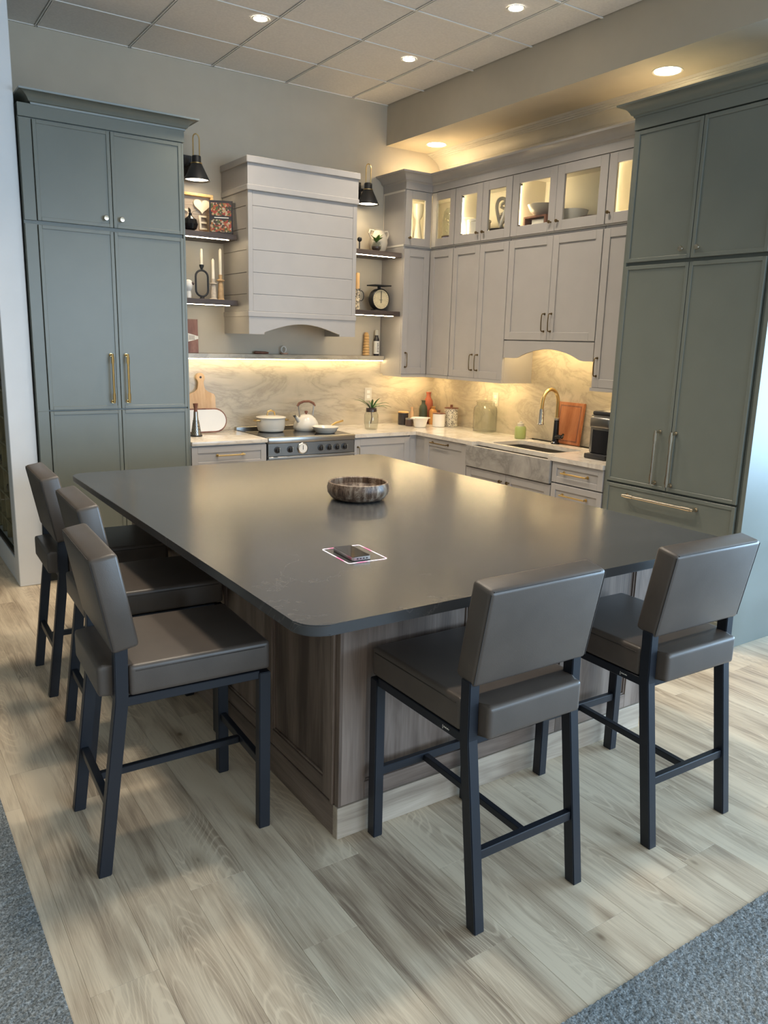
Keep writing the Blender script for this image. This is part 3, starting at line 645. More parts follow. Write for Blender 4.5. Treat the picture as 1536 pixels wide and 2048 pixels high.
# counters
tag(MB().box(-2.640, -2.046, -0.662, -0.022, 0.884, 0.914, 0.003, 2).build('worktop', QUARTZ), 'short cream stone worktop left of the range', 'worktop')
def worktop():
    b = MB(); z0, z1 = 0.884, 0.914; hx0, hx1, hy0, hy1 = -0.545, -0.215, -2.14, -1.48
    b.prism([(-1.271, -0.022), (-1.271, -0.662), (-0.662, -0.662), (-0.662, -1.40), (-0.022, -1.40), (-0.022, -0.022)], z0, z1, 'z')
    b.box(-0.662, -0.022, -2.704, -2.22, z0, z1)
    def rr(x0, x1, y0, y1, r, n=6):
        p = []
        for cx, cy, a in ((x1-r, y1-r, 0), (x0+r, y1-r, 90), (x0+r, y0+r, 180), (x1-r, y0+r, 270)):
            for i in range(n+1):
                t = math.radians(a + 90*i/n); p.append((cx+r*math.cos(t), cy+r*math.sin(t)))
        return p
    inn = rr(hx0, hx1, hy0, hy1, 0.06); out = []
    for (x, y) in inn:
        mx, my = (hx0+hx1)/2, (hy0+hy1)/2; dx, dy = x-mx, y-my
        k = min((0.640/2)/abs(dx) if abs(dx) > 1e-6 else 1e9, (0.82/2)/abs(dy) if abs(dy) > 1e-6 else 1e9)
        X, Y = -0.342, -1.81
        kx = min((0.32)/max(1e-6, abs(dx)), 0.41/max(1e-6, abs(dy))); out.append((X+dx*kx, Y+dy*kx))
    n = len(inn); vi = {}
    for z in (z0, z1):
        vi[z] = ([b.bm.verts.new((x, y, z)) for x, y in inn], [b.bm.verts.new((x, y, z)) for x, y in out])
    for i in range(n):
        j = (i+1) % n
        for z in (z0, z1): b.bm.faces.new((vi[z][0][i], vi[z][0][j], vi[z][1][j], vi[z][1][i]))
        b.bm.faces.new((vi[z0][0][i], vi[z0][0][j], vi[z1][0][j], vi[z1][0][i])); b.bm.faces.new((vi[z0][1][i], vi[z0][1][j], vi[z1][1][j], vi[z1][1][i]))
    # square corners that the radial ring leaves out
    for X0, X1 in ((-0.662, -0.022),):
        for ya, yb in ((-1.402, -1.40), (-2.22, -2.218)): b.box(X0, X1, ya, yb, z0, z1)
    for sx in (-0.662, -0.022):
        for sy in (-1.40, -2.22):
            c = min(out, key=lambda p: (p[0]-sx)**2 + (p[1]-sy)**2)
            cand = sorted(out, key=lambda p: (p[0]-sx)**2 + (p[1]-sy)**2)[:8]
            e1 = [p for p in cand if abs(p[1]-sy) < 2e-3]; e2 = [p for p in cand if abs(p[0]-sx) < 2e-3]
            if e1 and e2:
                q1 = min(e1, key=lambda p: abs(p[0]-sx)); q2 = min(e2, key=lambda p: abs(p[1]-sy))
                if abs(q1[0]-sx) > 1e-4 and abs(q2[1]-sy) > 1e-4: b.prism([(sx, sy), q1, q2], z0, z1, 'z')
    return b.build('worktop', QUARTZ, smooth=False)
tag(worktop(), 'long L-shaped cream stone worktop running from the range round the corner to the fridge', 'worktop')
sk = thing('apron_sink', 'steel sink behind a thick grey stone apron in the worktop', 'sink', (-0.36, -1.8, 0.70))
MB().box(-0.664, -0.630, -2.243, -1.334, 0.720, 0.8835, 0.002).build('stone_apron', APRON, sk, smooth=False)
b = MB(); a0, a1, c0, c1_ = -0.552, -0.208, -2.147, -1.473
b.box(a0, a0+0.006, c0, c1_, 0.68, 0.883); b.box(a1-0.006, a1, c0, c1_, 0.68, 0.883); b.box(a0, a1, c0, c0+0.006, 0.68, 0.883); b.box(a0, a1, c1_-0.006, c1_, 0.68, 0.883); b.box(a0, a1, c0, c1_, 0.674, 0.68)
b.build('basin', STEEL, sk, smooth=False)
MB().lathe([(0.0, 0.682), (0.04, 0.682), (0.045, 0.685), (0.0, 0.686)], (-0.38, -1.8, 0), 20).build('drain', STEEL, sk)
# stone splashbacks, ledge
tag(MB().box(-2.640, -0.001, -0.020, -0.001, 0.9142, 1.4885).build('splashback', SPLASH, smooth=False), 'veined taupe stone splashback slab behind the range', 'splashback')
tag(MB().box(-0.020, -0.001, -2.702, -0.0215, 0.9142, 1.70).build('splashback', SPLASH, smooth=False), 'veined taupe stone splashback slab behind the sink', 'splashback')
lg = thing('stone_ledge', 'long narrow stone ledge with a bright light strip under it, behind the range', 'ledge', (-1.63, -0.04, 1.49))
MB().box(-2.640, -0.622, -0.085, -0.001, 1.489, 1.527, 0.002).build('ledge_slab', SPLASH, lg, smooth=False)
MB().box(-2.630, -0.632, -0.082, -0.066, 1.483, 1.4888).build('led_strip', LEDL, lg, smooth=False)
# panels behind the open shelves
struct(MB().box(-2.640, -0.622, -0.010, -0.0005, 1.528, 2.40).build('wall_panel', WALLP, smooth=False))

# ------------------------------------------------------------------ range
rg = thing('range_cooker', 'stainless steel range with black glass cooktop and seven chrome dials', 'range', (-1.66, -0.33, 0))
MB().box(-2.043, -1.274, -0.645, -0.024, 0.09, 0.898).build('body', DSTEEL, rg, smooth=False)
MB().box(-2.040, -1.277, -0.62, -0.06, 0.898, 0.916, 0.002).build('glass_top', BLACKG, rg, smooth=False)
MB().box(-2.043, -1.274, -0.668, -0.618, 0.874, 0.918, 0.006, 2).build('front_rail', STEEL, rg)
MB().box(-2.043, -1.274, -0.060, -0.026, 0.898, 0.938, 0.003).build('rear_vent', STEEL, rg, smooth=False)
MB().box(-2.041, -1.276, -0.655, -0.645, 0.772, 0.872, 0.002).build('control_panel', DSTEEL, rg, smooth=False)
MB().box(-2.043, -1.274, -0.668, -0.645, 0.752, 0.770, 0.003).build('lower_rail', STEEL, rg, smooth=False)
RX = Matrix.Rotation(PI/2, 4, 'X')
for x in (-1.965, -1.855, -1.585, -1.51, -1.438, -1.368):
    k = MB().lathe([(0, 0), (0.026, 0), (0.026, 0.004), (0.018, 0.006), (0.017, 0.030), (0.014, 0.034), (0, 0.035)], (x, -0.655, 0.822), 18, RX).build('dial', BLACKM, rg)
    MB().box(x-0.005, x+0.005, -0.706, -0.688, 0.806, 0.842, 0.003).build('dial_grip', STEEL, k)
g = MB().lathe([(0, 0), (0.046, 0), (0.048, 0.008), (0.040, 0.014), (0.038, 0.010), (0, 0.010)], (-1.748, -0.655, 0.826), 8, RX).build('thermometer', STEEL, rg)
MB().lathe([(0, 0.0105), (0.036, 0.0105), (0.036, 0.0115), (0, 0.0115)], (-1.748, -0.655, 0.826), 24, RX).build('gauge_face', PAPER, g)
MB().box(-1.750, -1.746, -0.6685, -0.667, 0.815, 0.85).build('needle', BLACKM, g, smooth=False)
dr = MB().box(-2.035, -1.282, -0.66, -0.645, 0.20, 0.742, 0.003).build('oven_door', DSTEEL, rg, smooth=False)
pull('b', (-1.97, 0.70), (-1.35, 0.70), 0.66, STEEL, dr, 0.010, 0.045)
MB().box(-1.90, -1.42, -0.662, -0.66, 0.30, 0.60).build('oven_window', BLACKG, dr, smooth=False)

# ------------------------------------------------------------------ hood
hd = thing('range_hood', 'pale shiplap range hood with arched base over the range', 'hood', (-1.645, -0.24, 1.68))
hx0, hx1, hw = -2.110, -1.178, 0.480
b = MB(); b.box(hx0+0.008, hx1-0.008, -hw+0.008, -0.002, 1.80, 2.70); b.build('core', WHITE, hd, smooth=False)
zs = [1.850, 1.975, 2.130, 2.290, 2.440, 2.597, 2.702]
for za, zb in zip(zs, zs[1:]):
    MB().box(hx0+0.036, hx1-0.036, -hw+0.002, -hw+0.009, za+0.0015, zb-0.0015, 0.002).build('shiplap_board', WHITE, hd, smooth=False)
    MB().box(hx0+0.001, hx0+0.009, -hw+0.036, -0.003, za+0.0015, zb-0.0015, 0.002).build('shiplap_board', WHITE, hd, smooth=False)
    MB().box(hx1-0.009, hx1-0.001, -hw+0.036, -0.003, za+0.0015, zb-0.0015, 0.002).build('shiplap_board', WHITE, hd, smooth=False)
for a in (hx0, hx1-0.036): MB().box(a, a+0.036, -hw, -hw+0.036, 1.85, 2.702, 0.002).build('corner_post', WHITE, hd, smooth=False)
MB().box(hx0-0.006, hx1+0.006, -hw-0.006, -0.002, 1.812, 1.850, 0.003).build('lower_moulding', WHITE, hd, smooth=False)
MB().box(hx0-0.004, hx1+0.004, -hw-0.006, -0.002, 2.702, 2.884).build('frieze', WHITE, hd, smooth=False)
MB().box(hx0-0.010, hx1+0.010, -hw-0.014, -0.002, 2.700, 2.740, 0.004).build('frieze_moulding', WHITE, hd, smooth=False)
MB().box(hx0-0.014, hx1+0.014, -hw-0.022, -0.002, 2.884, 2.932, 0.004).build('top_cap', WHITE, hd, smooth=False)
pts = [(hx0, 1.812), (hx0, 1.684), (-1.985, 1.684), (-1.985, 1.700)]
for i in range(0, 15):
    t_ = i/14; pts.append((-1.965 + 0.62*t_, 1.706 + 0.062*math.sin(PI*t_)))
pts += [(-1.325, 1.700), (-1.325, 1.684), (hx1, 1.684), (hx1, 1.812)]
MB().prism(pts, -hw, -hw+0.02, 'y').build('arched_valance', WHITE, hd, smooth=False)
for a in (hx0, hx1-0.02): MB().box(a, a+0.02, -hw+0.02, -0.002, 1.684, 1.812).build('side_skirt', WHITE, hd, smooth=False)
MB().box(hx0+0.02, hx1-0.02, -hw+0.02, -0.004, 1.775, 1.80).build('liner', DSTEEL, hd, smooth=False)

# ------------------------------------------------------------------ shelves
def shelf(x0, x1, zt, label):
    t = thing('floating_shelf', label, 'shelf', ((x0+x1)/2, -0.16, zt), 'dark wood floating shelves beside the hood')
    MB().box(x0, x1, -0.312, -0.011, zt-0.040, zt, 0.002).build('shelf_board', SHELFW, t, smooth=False)
    MB().box(x0+0.01, x1-0.06, -0.300, -0.286, zt-0.0435, zt-0.0401).build('led_strip', LEDS, t, smooth=False)
shelf(-2.640, -2.125, 2.404, 'upper left dark wood floating shelf with framed sign and cookbook')
shelf(-2.640, -2.125, 1.930, 'lower left dark wood floating shelf with candlesticks')
shelf(-1.163, -0.622, 2.396, 'upper right dark wood floating shelf with pitcher and cutting in water')
shelf(-1.163, -0.622, 1.911, 'lower right dark wood floating shelf with the kitchen scale')

# ------------------------------------------------------------------ sconces
def sconce(x, label):
    t = thing('wall_sconce', label, 'sconce', (x, 0, 2.80), 'black cone sconces beside the hood')
    MB().box(x-0.055-0.02, x-0.02+0.035, -0.016, -0.001, 2.82, 2.97, 0.003).build('back_plate', BLACKM, t, smooth=False)
    MB().tube([(x-0.03, -0.016, 2.895), (x-0.03, -0.10, 2.895)], 0.012, 10).tube([(x-0.03, -0.10, 2.895), (x, -0.15, 2.895)], 0.010, 10).build('arm', BLACKM, t)
    lp = [(x-0.024, -0.15, 2.90), (x-0.024, -0.15, 3.06)] + [(x-0.024*math.cos(a), -0.15, 3.06+0.036*math.sin(a)) for a in (0.5, 1.0, 1.57, 2.1, 2.65)] + [(x+0.024, -0.15, 3.06), (x+0.024, -0.15, 2.90)]
    MB().tube(lp, 0.0045, 8).build('loop', BRASS, t)
    MB().lathe([(0.0, 2.945), (0.030, 2.945), (0.033, 2.94), (0.033, 2.895), (0.038, 2.892), (0.095, 2.775), (0.092, 2.775), (0.034, 2.888), (0.0, 2.889)], (x, -0.15, 0), 32).build('shade', BLACKM, t)
    MB().lathe([(0.034, 2.897), (0.041, 2.897), (0.041, 2.890), (0.034, 2.890)], (x, -0.15, 0), 24, closed=True).build('collar', BRASS, t)
    MB().lathe([(0, 2.786), (0.086, 2.786), (0.086, 2.790), (0, 2.790)], (x, -0.15, 0), 28).build('diffuser', BULB, t)
    s = spot('sconce_beam', (0, -0.15, -0.022), 2.6, (1.0, 0.80, 0.52), 2.3, 0.5, 0.06); s.parent = t
sconce(-2.366, 'black cone wall sconce with brass loop left of the hood')
sconce(-0.872, 'black cone wall sconce with brass loop right of the hood')

# ------------------------------------------------------------------ island
il = thing('kitchen_island', 'walnut stained island base with framed panels and pale base boards', 'island', (-2.63, -2.87, 0))
bx0, bx1, by0, by1 = -3.395, -1.84, -4.020, -1.74
MB().box(bx0+0.024, bx1-0.024, by0+0.024, by1-0.024, 0.0, 0.880).build('core', ISLW, il, smooth=False)
MB().box(bx0-0.004, bx1+0.004, by0-0.006, by0+0.024, 0.0, 0.116, 0.002).build('base_board', PALEX, il, smooth=False)
MB().box(bx0-0.004, bx0+0.024, by0+0.024, by1, 0.0, 0.116, 0.002).build('base_board', ISLY, il, smooth=False)
def isl_face(axis, segs, plane, out, z0, z1):
    """stiles, rails and recessed panels on one side: segs = list of (a0, a1) panels"""
    def bx(a0, a1, d0, d1, za, zb, nm, m, bev=0.0015):
        if axis == 'x': MB().box(a0, a1, plane+out*d0, plane+out*d1, za, zb, bev).build(nm, m, il, loc=((a0+a1)/2, plane, (za+zb)/2), smooth=False)
        else: MB().box(plane+out*d0, plane+out*d1, a0, a1, za, zb, bev).build(nm, m, il, loc=(plane, (a0+a1)/2, (za+zb)/2), smooth=False)
    hm = ISLH if axis == 'x' else ISLY
    for k, (a0, a1) in enumerate(segs):
        bx(a0, a1, -0.024, -0.012, z0+0.05, z1-0.05, 'panel', ISLW, 0)
        bx(a0, a1, -0.024, 0.0, z0, z0+0.062, 'rail', hm); bx(a0, a1, -0.024, 0.0, z1-0.062, z1, 'rail', hm)
        q = 0.008
        for (e0, e1, za, zb) in ((a0, a0+q, z0+0.062, z1-0.062), (a1-q, a1, z0+0.062, z1-0.062), (a0+q, a1-q, z0+0.062, z0+0.07), (a0+q, a1-q, z1-0.07, z1-0.062)):
            bx(e0, e1, -0.02, -0.005, za, zb, 'bead', ISLW, 0.002)
    return bx
segs = [(bx0+0.105, -2.86), (-2.79, -2.37), (-2.30, -1.945)]
fx = isl_face('x', segs, by0, -1, 0.118, 0.880)
for a0, a1 in ((bx0+0.012, bx0+0.105), (-2.86, -2.79), (-2.37, -2.30), (-1.945, bx1)): fx(a0, a1, -0.024, 0.0, 0.118, 0.880, 'stile', ISLW)
fx(bx0, bx0+0.011, -0.022, 0.003, 0.118, 0.880, 'edge_strip', ISLW)
segy = [(by0+0.105, by0+0.50), (by0+0.565, by0+0.96), (by0+1.025, by0+1.42), (by0+1.485, by1-0.07)]
fy = isl_face('y', segy, bx0, -1, 0.118, 0.880)
for a0, a1 in ((by0+0.045, by0+0.105), (by0+0.50, by0+0.565), (by0+0.96, by0+1.025), (by0+1.42, by0+1.485), (by1-0.07, by1)): fy(a0, a1, -0.024, 0.0, 0.118, 0.880, 'stile', ISLW)
fy(by0+0.026, by0+0.042, -0.022, 0.008, 0.118, 0.880, 'edge_strip', ISLW)
MB().box(bx1-0.024, bx1, by0+0.024, by1, 0.10, 0.880).build('end_panel', ISLW, il, smooth=False)
MB().box(bx0+0.024, bx1-0.024, by1-0.024, by1, 0.10, 0.880).build('back_panel', ISLW, il, smooth=False)
# top slab with rounded corners
def rrect(x0, x1, y0, y1, r, nseg=8):
    p = []
    for cx, cy, a in ((x1-r, y1-r, 0), (x0+r, y1-r, 90), (x0+r, y0+r, 180), (x1-r, y0+r, 270)):
        for i in range(nseg+1):
            t = math.radians(a + 90*i/nseg); p.append((cx+r*math.cos(t), cy+r*math.sin(t)))
    return p
tag(MB().prism(rrect(-3.690, -1.733, -4.337, -1.655, 0.075), 0.8815, 0.914, 'z', bev=0.004).build('island_worktop', ISTONE, loc=(-2.7, -3.0, 0.9), angle=50), 'large dark charcoal stone island top with rounded corners', 'worktop')

# ------------------------------------------------------------------ stools (built facing +y, origin between the feet)
def make_stool():
    t = thing('counter_stool', 'x', 'stool', (0, 0, 0), 'taupe leather counter stools with dark steel legs')
    w_, hw_, lt, ld = 0.2025, 0.2025, 0.036, 0.040
    def bar(p0, p1, a, b_):
        """rectangular tube with horizontal ends (a across x, b along y)"""
        m = MB(); vs = []
        for p in (p0, p1): vs.append([m.bm.verts.new((p[0]+sx*a/2, p[1]+sy*b_/2, p[2])) for sx, sy in ((-1, -1), (1, -1), (1, 1), (-1, 1))])
        fs = [m.bm.faces.new(vs[0]), m.bm.faces.new(vs[1][::-1])] + [m.bm.faces.new((vs[0][i], vs[1][i], vs[1][(i+1) % 4], vs[0][(i+1) % 4])) for i in range(4)]
        bmesh.ops.bevel(m.bm, geom=[e for e in m.bm.edges], offset=0.0025, segments=2, affect='EDGES'); return m
    for s in (-1, 1):
        bar((s*w_, 0.267, 0), (s*w_, 0.272, 0.575), lt, ld).build('leg', STOOLM, t)
        lo = bar((s*w_, -0.265, 0), (s*w_, -0.190, 0.575), lt, ld).build('leg', STOOLM, t)
        bar((s*w_, -0.190, 0.570), (s*w_, -0.186, 0.748), lt, ld).build('back_post', STOOLM, t)
        MB().box(s*w_-0.012, s*w_+0.012, -0.175, 0.255, 0.553, 0.582, 0.002).build('seat_rail', STOOLM, t, smooth=False)
    for y in (-0.190, 0.262): MB().box(-w_+0.018, w_-0.018, y-0.012, y+0.012, 0.553, 0.582, 0.002).build('seat_rail', STOOLM, t, smooth=False)
    MB().box(-w_+0.018, w_-0.018, 0.258, 0.280, 0.222, 0.252, 0.002).build('foot_bar', STOOLM, t, smooth=False)
    MB().box(-w_+0.018, w_-0.018, -0.247, -0.223, 0.210, 0.240, 0.002).build('foot_bar', STOOLM, t, smooth=False)
    m = MB(); m.box(-0.011, 0.011, -0.223, 0.258, 0, 0.024, 0.002); m.move(Matrix.Translation((0, 0, 0.218)) @ Matrix.Rotation(0.02, 4, 'X')); m.build('foot_bar', STOOLM, t, smooth=False)
    # seat cushion: plan notched round the back posts, softly bevelled
    n0 = w_-0.020; yb = -0.250; yf = 0.292; nt_ = -0.165
    plan = [(-hw_-0.014, yf), (-hw_-0.014, nt_), (-n0, nt_), (-n0, yb), (n0, yb), (n0, nt_), (hw_+0.014, nt_), (hw_+0.014, yf)]
    m = MB(); m.prism(plan, 0.583, 0.682, 'z')
    bmesh.ops.bevel(m.bm, geom=m.bm.edges[:], offset=0.016, segments=4, affect='EDGES', clamp_overlap=True, profile=0.6)
    m.build('seat', LEATHER, t, angle=60)
    m = MB(); m.tube([(x*1.0012, y*1.0012, 0.6645) for x, y in ((-hw_-0.0145, nt_+0.02), (-hw_-0.0145, yf-0.02))], 0.0016, 5); m.tube([(hw_+0.0145, nt_+0.02, 0.6645), (hw_+0.0145, yf-0.02, 0.6645)], 0.0016, 5)
    m.tube([(-hw_+0.01, yf+0.0005, 0.6645), (hw_-0.01, yf+0.0005, 0.6645)], 0.0016, 5); m.build('seat_seam', SEAM, t)
    # backrest: leaning block
    sh = Matrix.Translation((0, -0.172, 0.738)) @ Matrix.Rotation(math.radians(-10.5)*-1, 4, 'X')
    m = MB(); m.box(-0.216, 0.230, -0.0415, 0.0415, 0.0, 0.300, 0.014, 3, sh); bk = m.build('backrest', LEATHER, t, angle=60)
    m = MB(); 
    for u in (-0.2125, 0.2265): m.tube([sh @ Vector((u, -0.0385, 0.012)), sh @ Vector((u, -0.0385, 0.290))], 0.0016, 5)
    m.tube([sh @ Vector((-0.205, -0.0385, 0.296)), sh @ Vector((0.205, -0.0385, 0.296))], 0.0016, 5); m.build('back_seam', SEAM, bk)
    m = MB()
    for s in (-1,):
        for k in range(6): m.box(-w_-0.0132, -w_-0.012, -0.118+k*0.0042, -0.118+k*0.0042+0.0026, 0.566, 0.5685+0.002*(k % 2))
        m.box(-w_-0.0132, -w_-0.012, -0.090, -0.0885, 0.560, 0.572)
    m.build('maker_tag', PAPER, t, smooth=False)
    return t
st0 = make_stool()
def place(o, x, y, deg, label):
    o.location = (x, y, 0); o.rotation_euler = (0, 0, math.radians(deg)); o['label'] = label
# deg: 0 faces +y, -90 faces +x
place(st0, -3.067, -4.330, 0.0, 'taupe counter stool in front of the walnut island panels, nearer of the two showing backs')
for x, y, dg, lb in ((-2.302, -4.345, -1.2, 'taupe counter stool nearest the green fridge cabinet'),
                     (-3.833, -3.603, -92.5, 'taupe counter stool at the left island corner, nearest of the row of three'),
                     (-3.708, -2.897, -92.0, 'taupe counter stool in the middle of the row of three along the island'),
                     (-3.705, -2.208, -92.0, 'taupe counter stool closest to the white column and green pantry')):
    place(dup(st0), x, y, dg, lb)

# ------------------------------------------------------------------ on the island
m = MB(); prof = [(0, 0.012), (0.085, 0.012), (0.118, 0.028), (0.136, 0.055), (0.133, 0.082), (0.137, 0.086), (0.142, 0.084), (0.149, 0.060), (0.146, 0.035), (0.128, 0.010), (0.10, 0.0), (0, 0.0)]
tag(m.lathe(prof, (-2.652, -2.925, 0.9145), 48).build('wooden_bowl', BOWLW, loc=(-2.652, -2.925, 0.9145)), 'round dark burl wood bowl at the middle of the island top', 'bowl')
pc = (-3.190, -3.765)
def ring_obj():
    a = math.radians(-3); R = Matrix.Translation((pc[0], pc[1], 0)) @ Matrix.Rotation(a, 4, 'Z')
    o_ = rrect(-0.078, 0.078, -0.105, 0.105, 0.012, 5); i_ = rrect(-0.0745, 0.0745, -0.1015, 0.1015, 0.009, 5)
    m = MB(); V = lambda p, z: m.bm.verts.new(R @ Vector((p[0], p[1], z)))
    A = [V(p, 0.9146) for p in o_]; B = [V(p, 0.9146) for p in i_]; A2 = [V(p, 0.9154) for p in o_]; B2 = [V(p, 0.9154) for p in i_]; n = len(o_)
    for i in range(n):
        j = (i+1) % n
        for q in ((A[i], A[j], B[j], B[i]), (A2[i], A2[j], B2[j], B2[i]), (A[i], A[j], A2[j], A2[i]), (B[i], B[j], B2[j], B2[i])): m.bm.faces.new(q)
    return m
def ring_mat():
    mm, nt, b = new_mat('pad_outline'); tc = nd(nt, 'ShaderNodeTexCoord'); n = nd(nt, 'ShaderNodeTexNoise', Scale=9.0); nt.links.new(tc.outputs['Object'], n.inputs['Vector'])
    r = ramp(nt, [(0.42, (1.0, 0.15, 0.35)), (0.52, (0.95, 0.85, 0.9))], n.outputs['Fac']); nt.links.new(r.outputs[0], b.inputs['Base Color']); nt.links.new(r.outputs[0], b.inputs['Emission Color'])
    b.inputs['Emission Strength'].default_value = 0.75; return mm
cpd = thing('charging_pad', 'flat charging spot outlined by a glowing pink and white line under the phone', 'charger', (pc[0], pc[1], 0.914))
ring_obj().build('light_outline', ring_mat(), cpd)
ph = thing('smartphone', 'dark smartphone lying face up on the island top', 'phone', (-3.205, -3.772, 0.9158))
Mp = Matrix.Translation((-3.205, -3.772, 0.9158)) @ Matrix.Rotation(math.radians(-4), 4, 'Z')
m = MB(); m.prism(rrect(-0.037, 0.037, -0.077, 0.077, 0.010, 5), 0.0, 0.0125, 'z', M=Mp); m.build('case', STEEL, ph)
m = MB(); m.prism(rrect(-0.0355, 0.0355, -0.0755, 0.0755, 0.009, 5), 0.0126, 0.0132, 'z', M=Mp); m.build('screen', SCREEN, ph, smooth=False)
for k in range(4):
    m = MB(); m.box(-0.02+k*0.012, -0.013+k*0.012, -0.0778, -0.0768, 0.004, 0.008, M=Mp); m.build('port', BLACKM, ph, smooth=False)

# ------------------------------------------------------------------ things on the range and worktops
Z0 = 0.9145
def lathe_thing(name, label, cat, x, y, z, prof, m, seg=28, group=None, parts=()):
    t = thing(name, label, cat, (x, y, z), group)
    MB().lathe(prof, (x, y, z), seg).build('body', m, t)
    for pn_, pp, pm in parts: MB().lathe(pp, (x, y, z), seg).build(pn_, pm, t)
    return t
px, py, pz = -1.822, -0.25, 0.9165
pt = lathe_thing('stock_pot', 'cream enamel pot with lid on the left of the cooktop', 'pot', px, py, pz,
    [(0, 0), (0.092, 0), (0.104, 0.008), (0.113, 0.045), (0.115, 0.104), (0.119, 0.108), (0.111, 0.108), (0.108, 0.02), (0, 0.012)], ENAMEL,
    parts=[('lid', [(0.121, 0.109), (0.122, 0.116), (0.112, 0.120), (0.06, 0.128), (0, 0.131), (0, 0.126), (0.11, 0.110)], ENAMEL)])
MB().tube([(px-0.035, py, pz+0.126), (px-0.028, py, pz+0.158), (px, py, pz+0.168), (px+0.028, py, pz+0.158), (px+0.035, py, pz+0.126)], 0.007, 8).build('lid_handle', BRASS, pt)
for s in (-1, 1):
    MB().tube([(px+s*0.110, py-0.035, pz+0.090), (px+s*0.142, py-0.028, pz+0.092), (px+s*0.148, py, pz+0.092), (px+s*0.142, py+0.028, pz+0.092), (px+s*0.110, py+0.035, pz+0.090)], 0.0065, 8).build('handle', BRASS, pt)
kx, ky = -1.510, -0.27
kt = lathe_thing('tea_kettle', 'cream enamel kettle with arched wooden handle at the rear of the cooktop', 'kettle', kx, ky, pz,
    [(0, 0), (0.098, 0), (0.106, 0.010), (0.108, 0.030), (0.098, 0.065), (0.075, 0.100), (0.050, 0.122), (0.030, 0.130), (0, 0.132)], ENAMEL,
    parts=[('knob', [(0, 0.130), (0.008, 0.131), (0.007, 0.140), (0.014, 0.146), (0.014, 0.158), (0, 0.162)], WALNUT)])
MB().tube([(kx-0.075, ky-0.02, pz+0.075), (kx-0.105, ky-0.03, pz+0.108), (kx-0.122, ky-0.035, pz+0.128)], [0.020, 0.015, 0.013], 12).build('spout', ENAMEL, kt)
MB().tube([(kx-0.117, ky-0.034, pz+0.122), (kx-0.130, ky-0.037, pz+0.138)], [0.0155, 0.0155], 12).build('spout_cap', STEEL, kt)
for s in (-1, 1): MB().tube([(kx+s*0.060, ky, pz+0.110), (kx+s*0.068, ky, pz+0.17), (kx+s*0.072, ky, pz+0.205)], 0.006, 8).build('handle_post', STEEL, kt)
MB().tube([(kx-0.082, ky, pz+0.200), (kx-0.066, ky, pz+0.222), (kx-0.025, ky, pz+0.237), (kx+0.025, ky, pz+0.238), (kx+0.066, ky, pz+0.222), (kx+0.082, ky, pz+0.198)], [0.009, 0.011, 0.010, 0.010, 0.011, 0.009], 10).build('grip', WALNUT, kt)
qx, qy = -1.452, -0.495
pa_ = lathe_thing('frying_pan', 'shallow cream frying pan at the right front of the cooktop', 'pan', qx, qy, pz,
    [(0, 0), (0.072, 0), (0.080, 0.004), (0.106, 0.044), (0.110, 0.050), (0.107, 0.051), (0.100, 0.046), (0.074, 0.008), (0, 0.006)], ENAMEL)
MB().tube([(qx+0.085, qy+0.062, pz+0.043), (qx+0.16, qy+0.115, pz+0.062), (qx+0.27, qy+0.185, pz+0.070)], [0.008, 0.009, 0.010], 8).build('handle', BRASS, pa_)

def slab_board(name, label, outline, th, m, lean, x, y, z, yaw=0.0):
    """board with 2D outline (u, v) standing on z, leaning back by LEAN about its foot; yaw 0 faces -y"""
    t = thing(name, label, 'board', (x, y, z))
    M = Matrix.Translation((x, y, z)) @ Matrix.Rotation(yaw, 4, 'Z') @ Matrix.Rotation(-lean, 4, 'X')
    b = MB(); b.prism(outline, -th, 0.0, 'y', M=M, bev=min(0.003, th*0.3)); b.build('board', m, t)
    return t, M
ol = [(-0.105, 0), (0.105, 0), (0.112, 0.02), (0.112, 0.275), (0.104, 0.295), (0.085, 0.303), (0.055, 0.312), (0.032, 0.330), (0.024, 0.352), (0.022, 0.385)]
ol += [(0.036*math.sin(a), 0.426-0.036*math.cos(a)) for a in [0.65 + i*(2*PI-1.3)/14 for i in range(15)]]
ol += [(-u, v) for u, v in ol[9:2:-1]] + [(-0.112, 0.02)]
t, M = slab_board('paddle_board', 'tall maple paddle cutting board with round handle leaning on the splashback', ol, 0.016, MAPLE, math.radians(7), -2.335, -0.088, Z0)
MB().lathe([(0, -0.001), (0.009, -0.001), (0.009, 0.001), (0, 0.001)], (0, 0, 0), 14, M @ Matrix.Translation((0, -0.0166, 0.428)) @ RX).build('hang_hole', BLACKM, t)
def stadium(w_, h_, n_=12):
    r = h_/2; p = []
    for cx, a0 in ((w_/2-r, -90), (-w_/2+r, 90)):
        for i in range(n_+1): a = math.radians(a0 + 180*i/n_); p.append((cx+r*math.cos(a), r+r*math.sin(a)))
    return p
t, M = slab_board('oval_tray', 'stadium-shaped white tray with wooden rim standing before the paddle board', stadium(0.44, 0.190), 0.014, WALNUT, math.radians(9), -2.380, -0.150, Z0)
m = MB(); m.prism([(u*0.955, 0.095 + (v-0.095)*0.89) for u, v in stadium(0.44, 0.190)], -0.0165, -0.0135, 'y', M=M); m.build('white_face', CER, t)
gx, gy = -2.485, -0.33
gr = thing('cheese_grater', 'conical steel grater with a dark wooden grip beside the pantry', 'grater', (gx, gy, Z0))
MB().lathe([(0, 0), (0.044, 0), (0.044, 0.006), (0.038, 0.010), (0.020, 0.125), (0.017, 0.150), (0.016, 0.185), (0, 0.185)], (gx, gy, Z0), 20).build('cone', STEEL, gr)
m = MB()
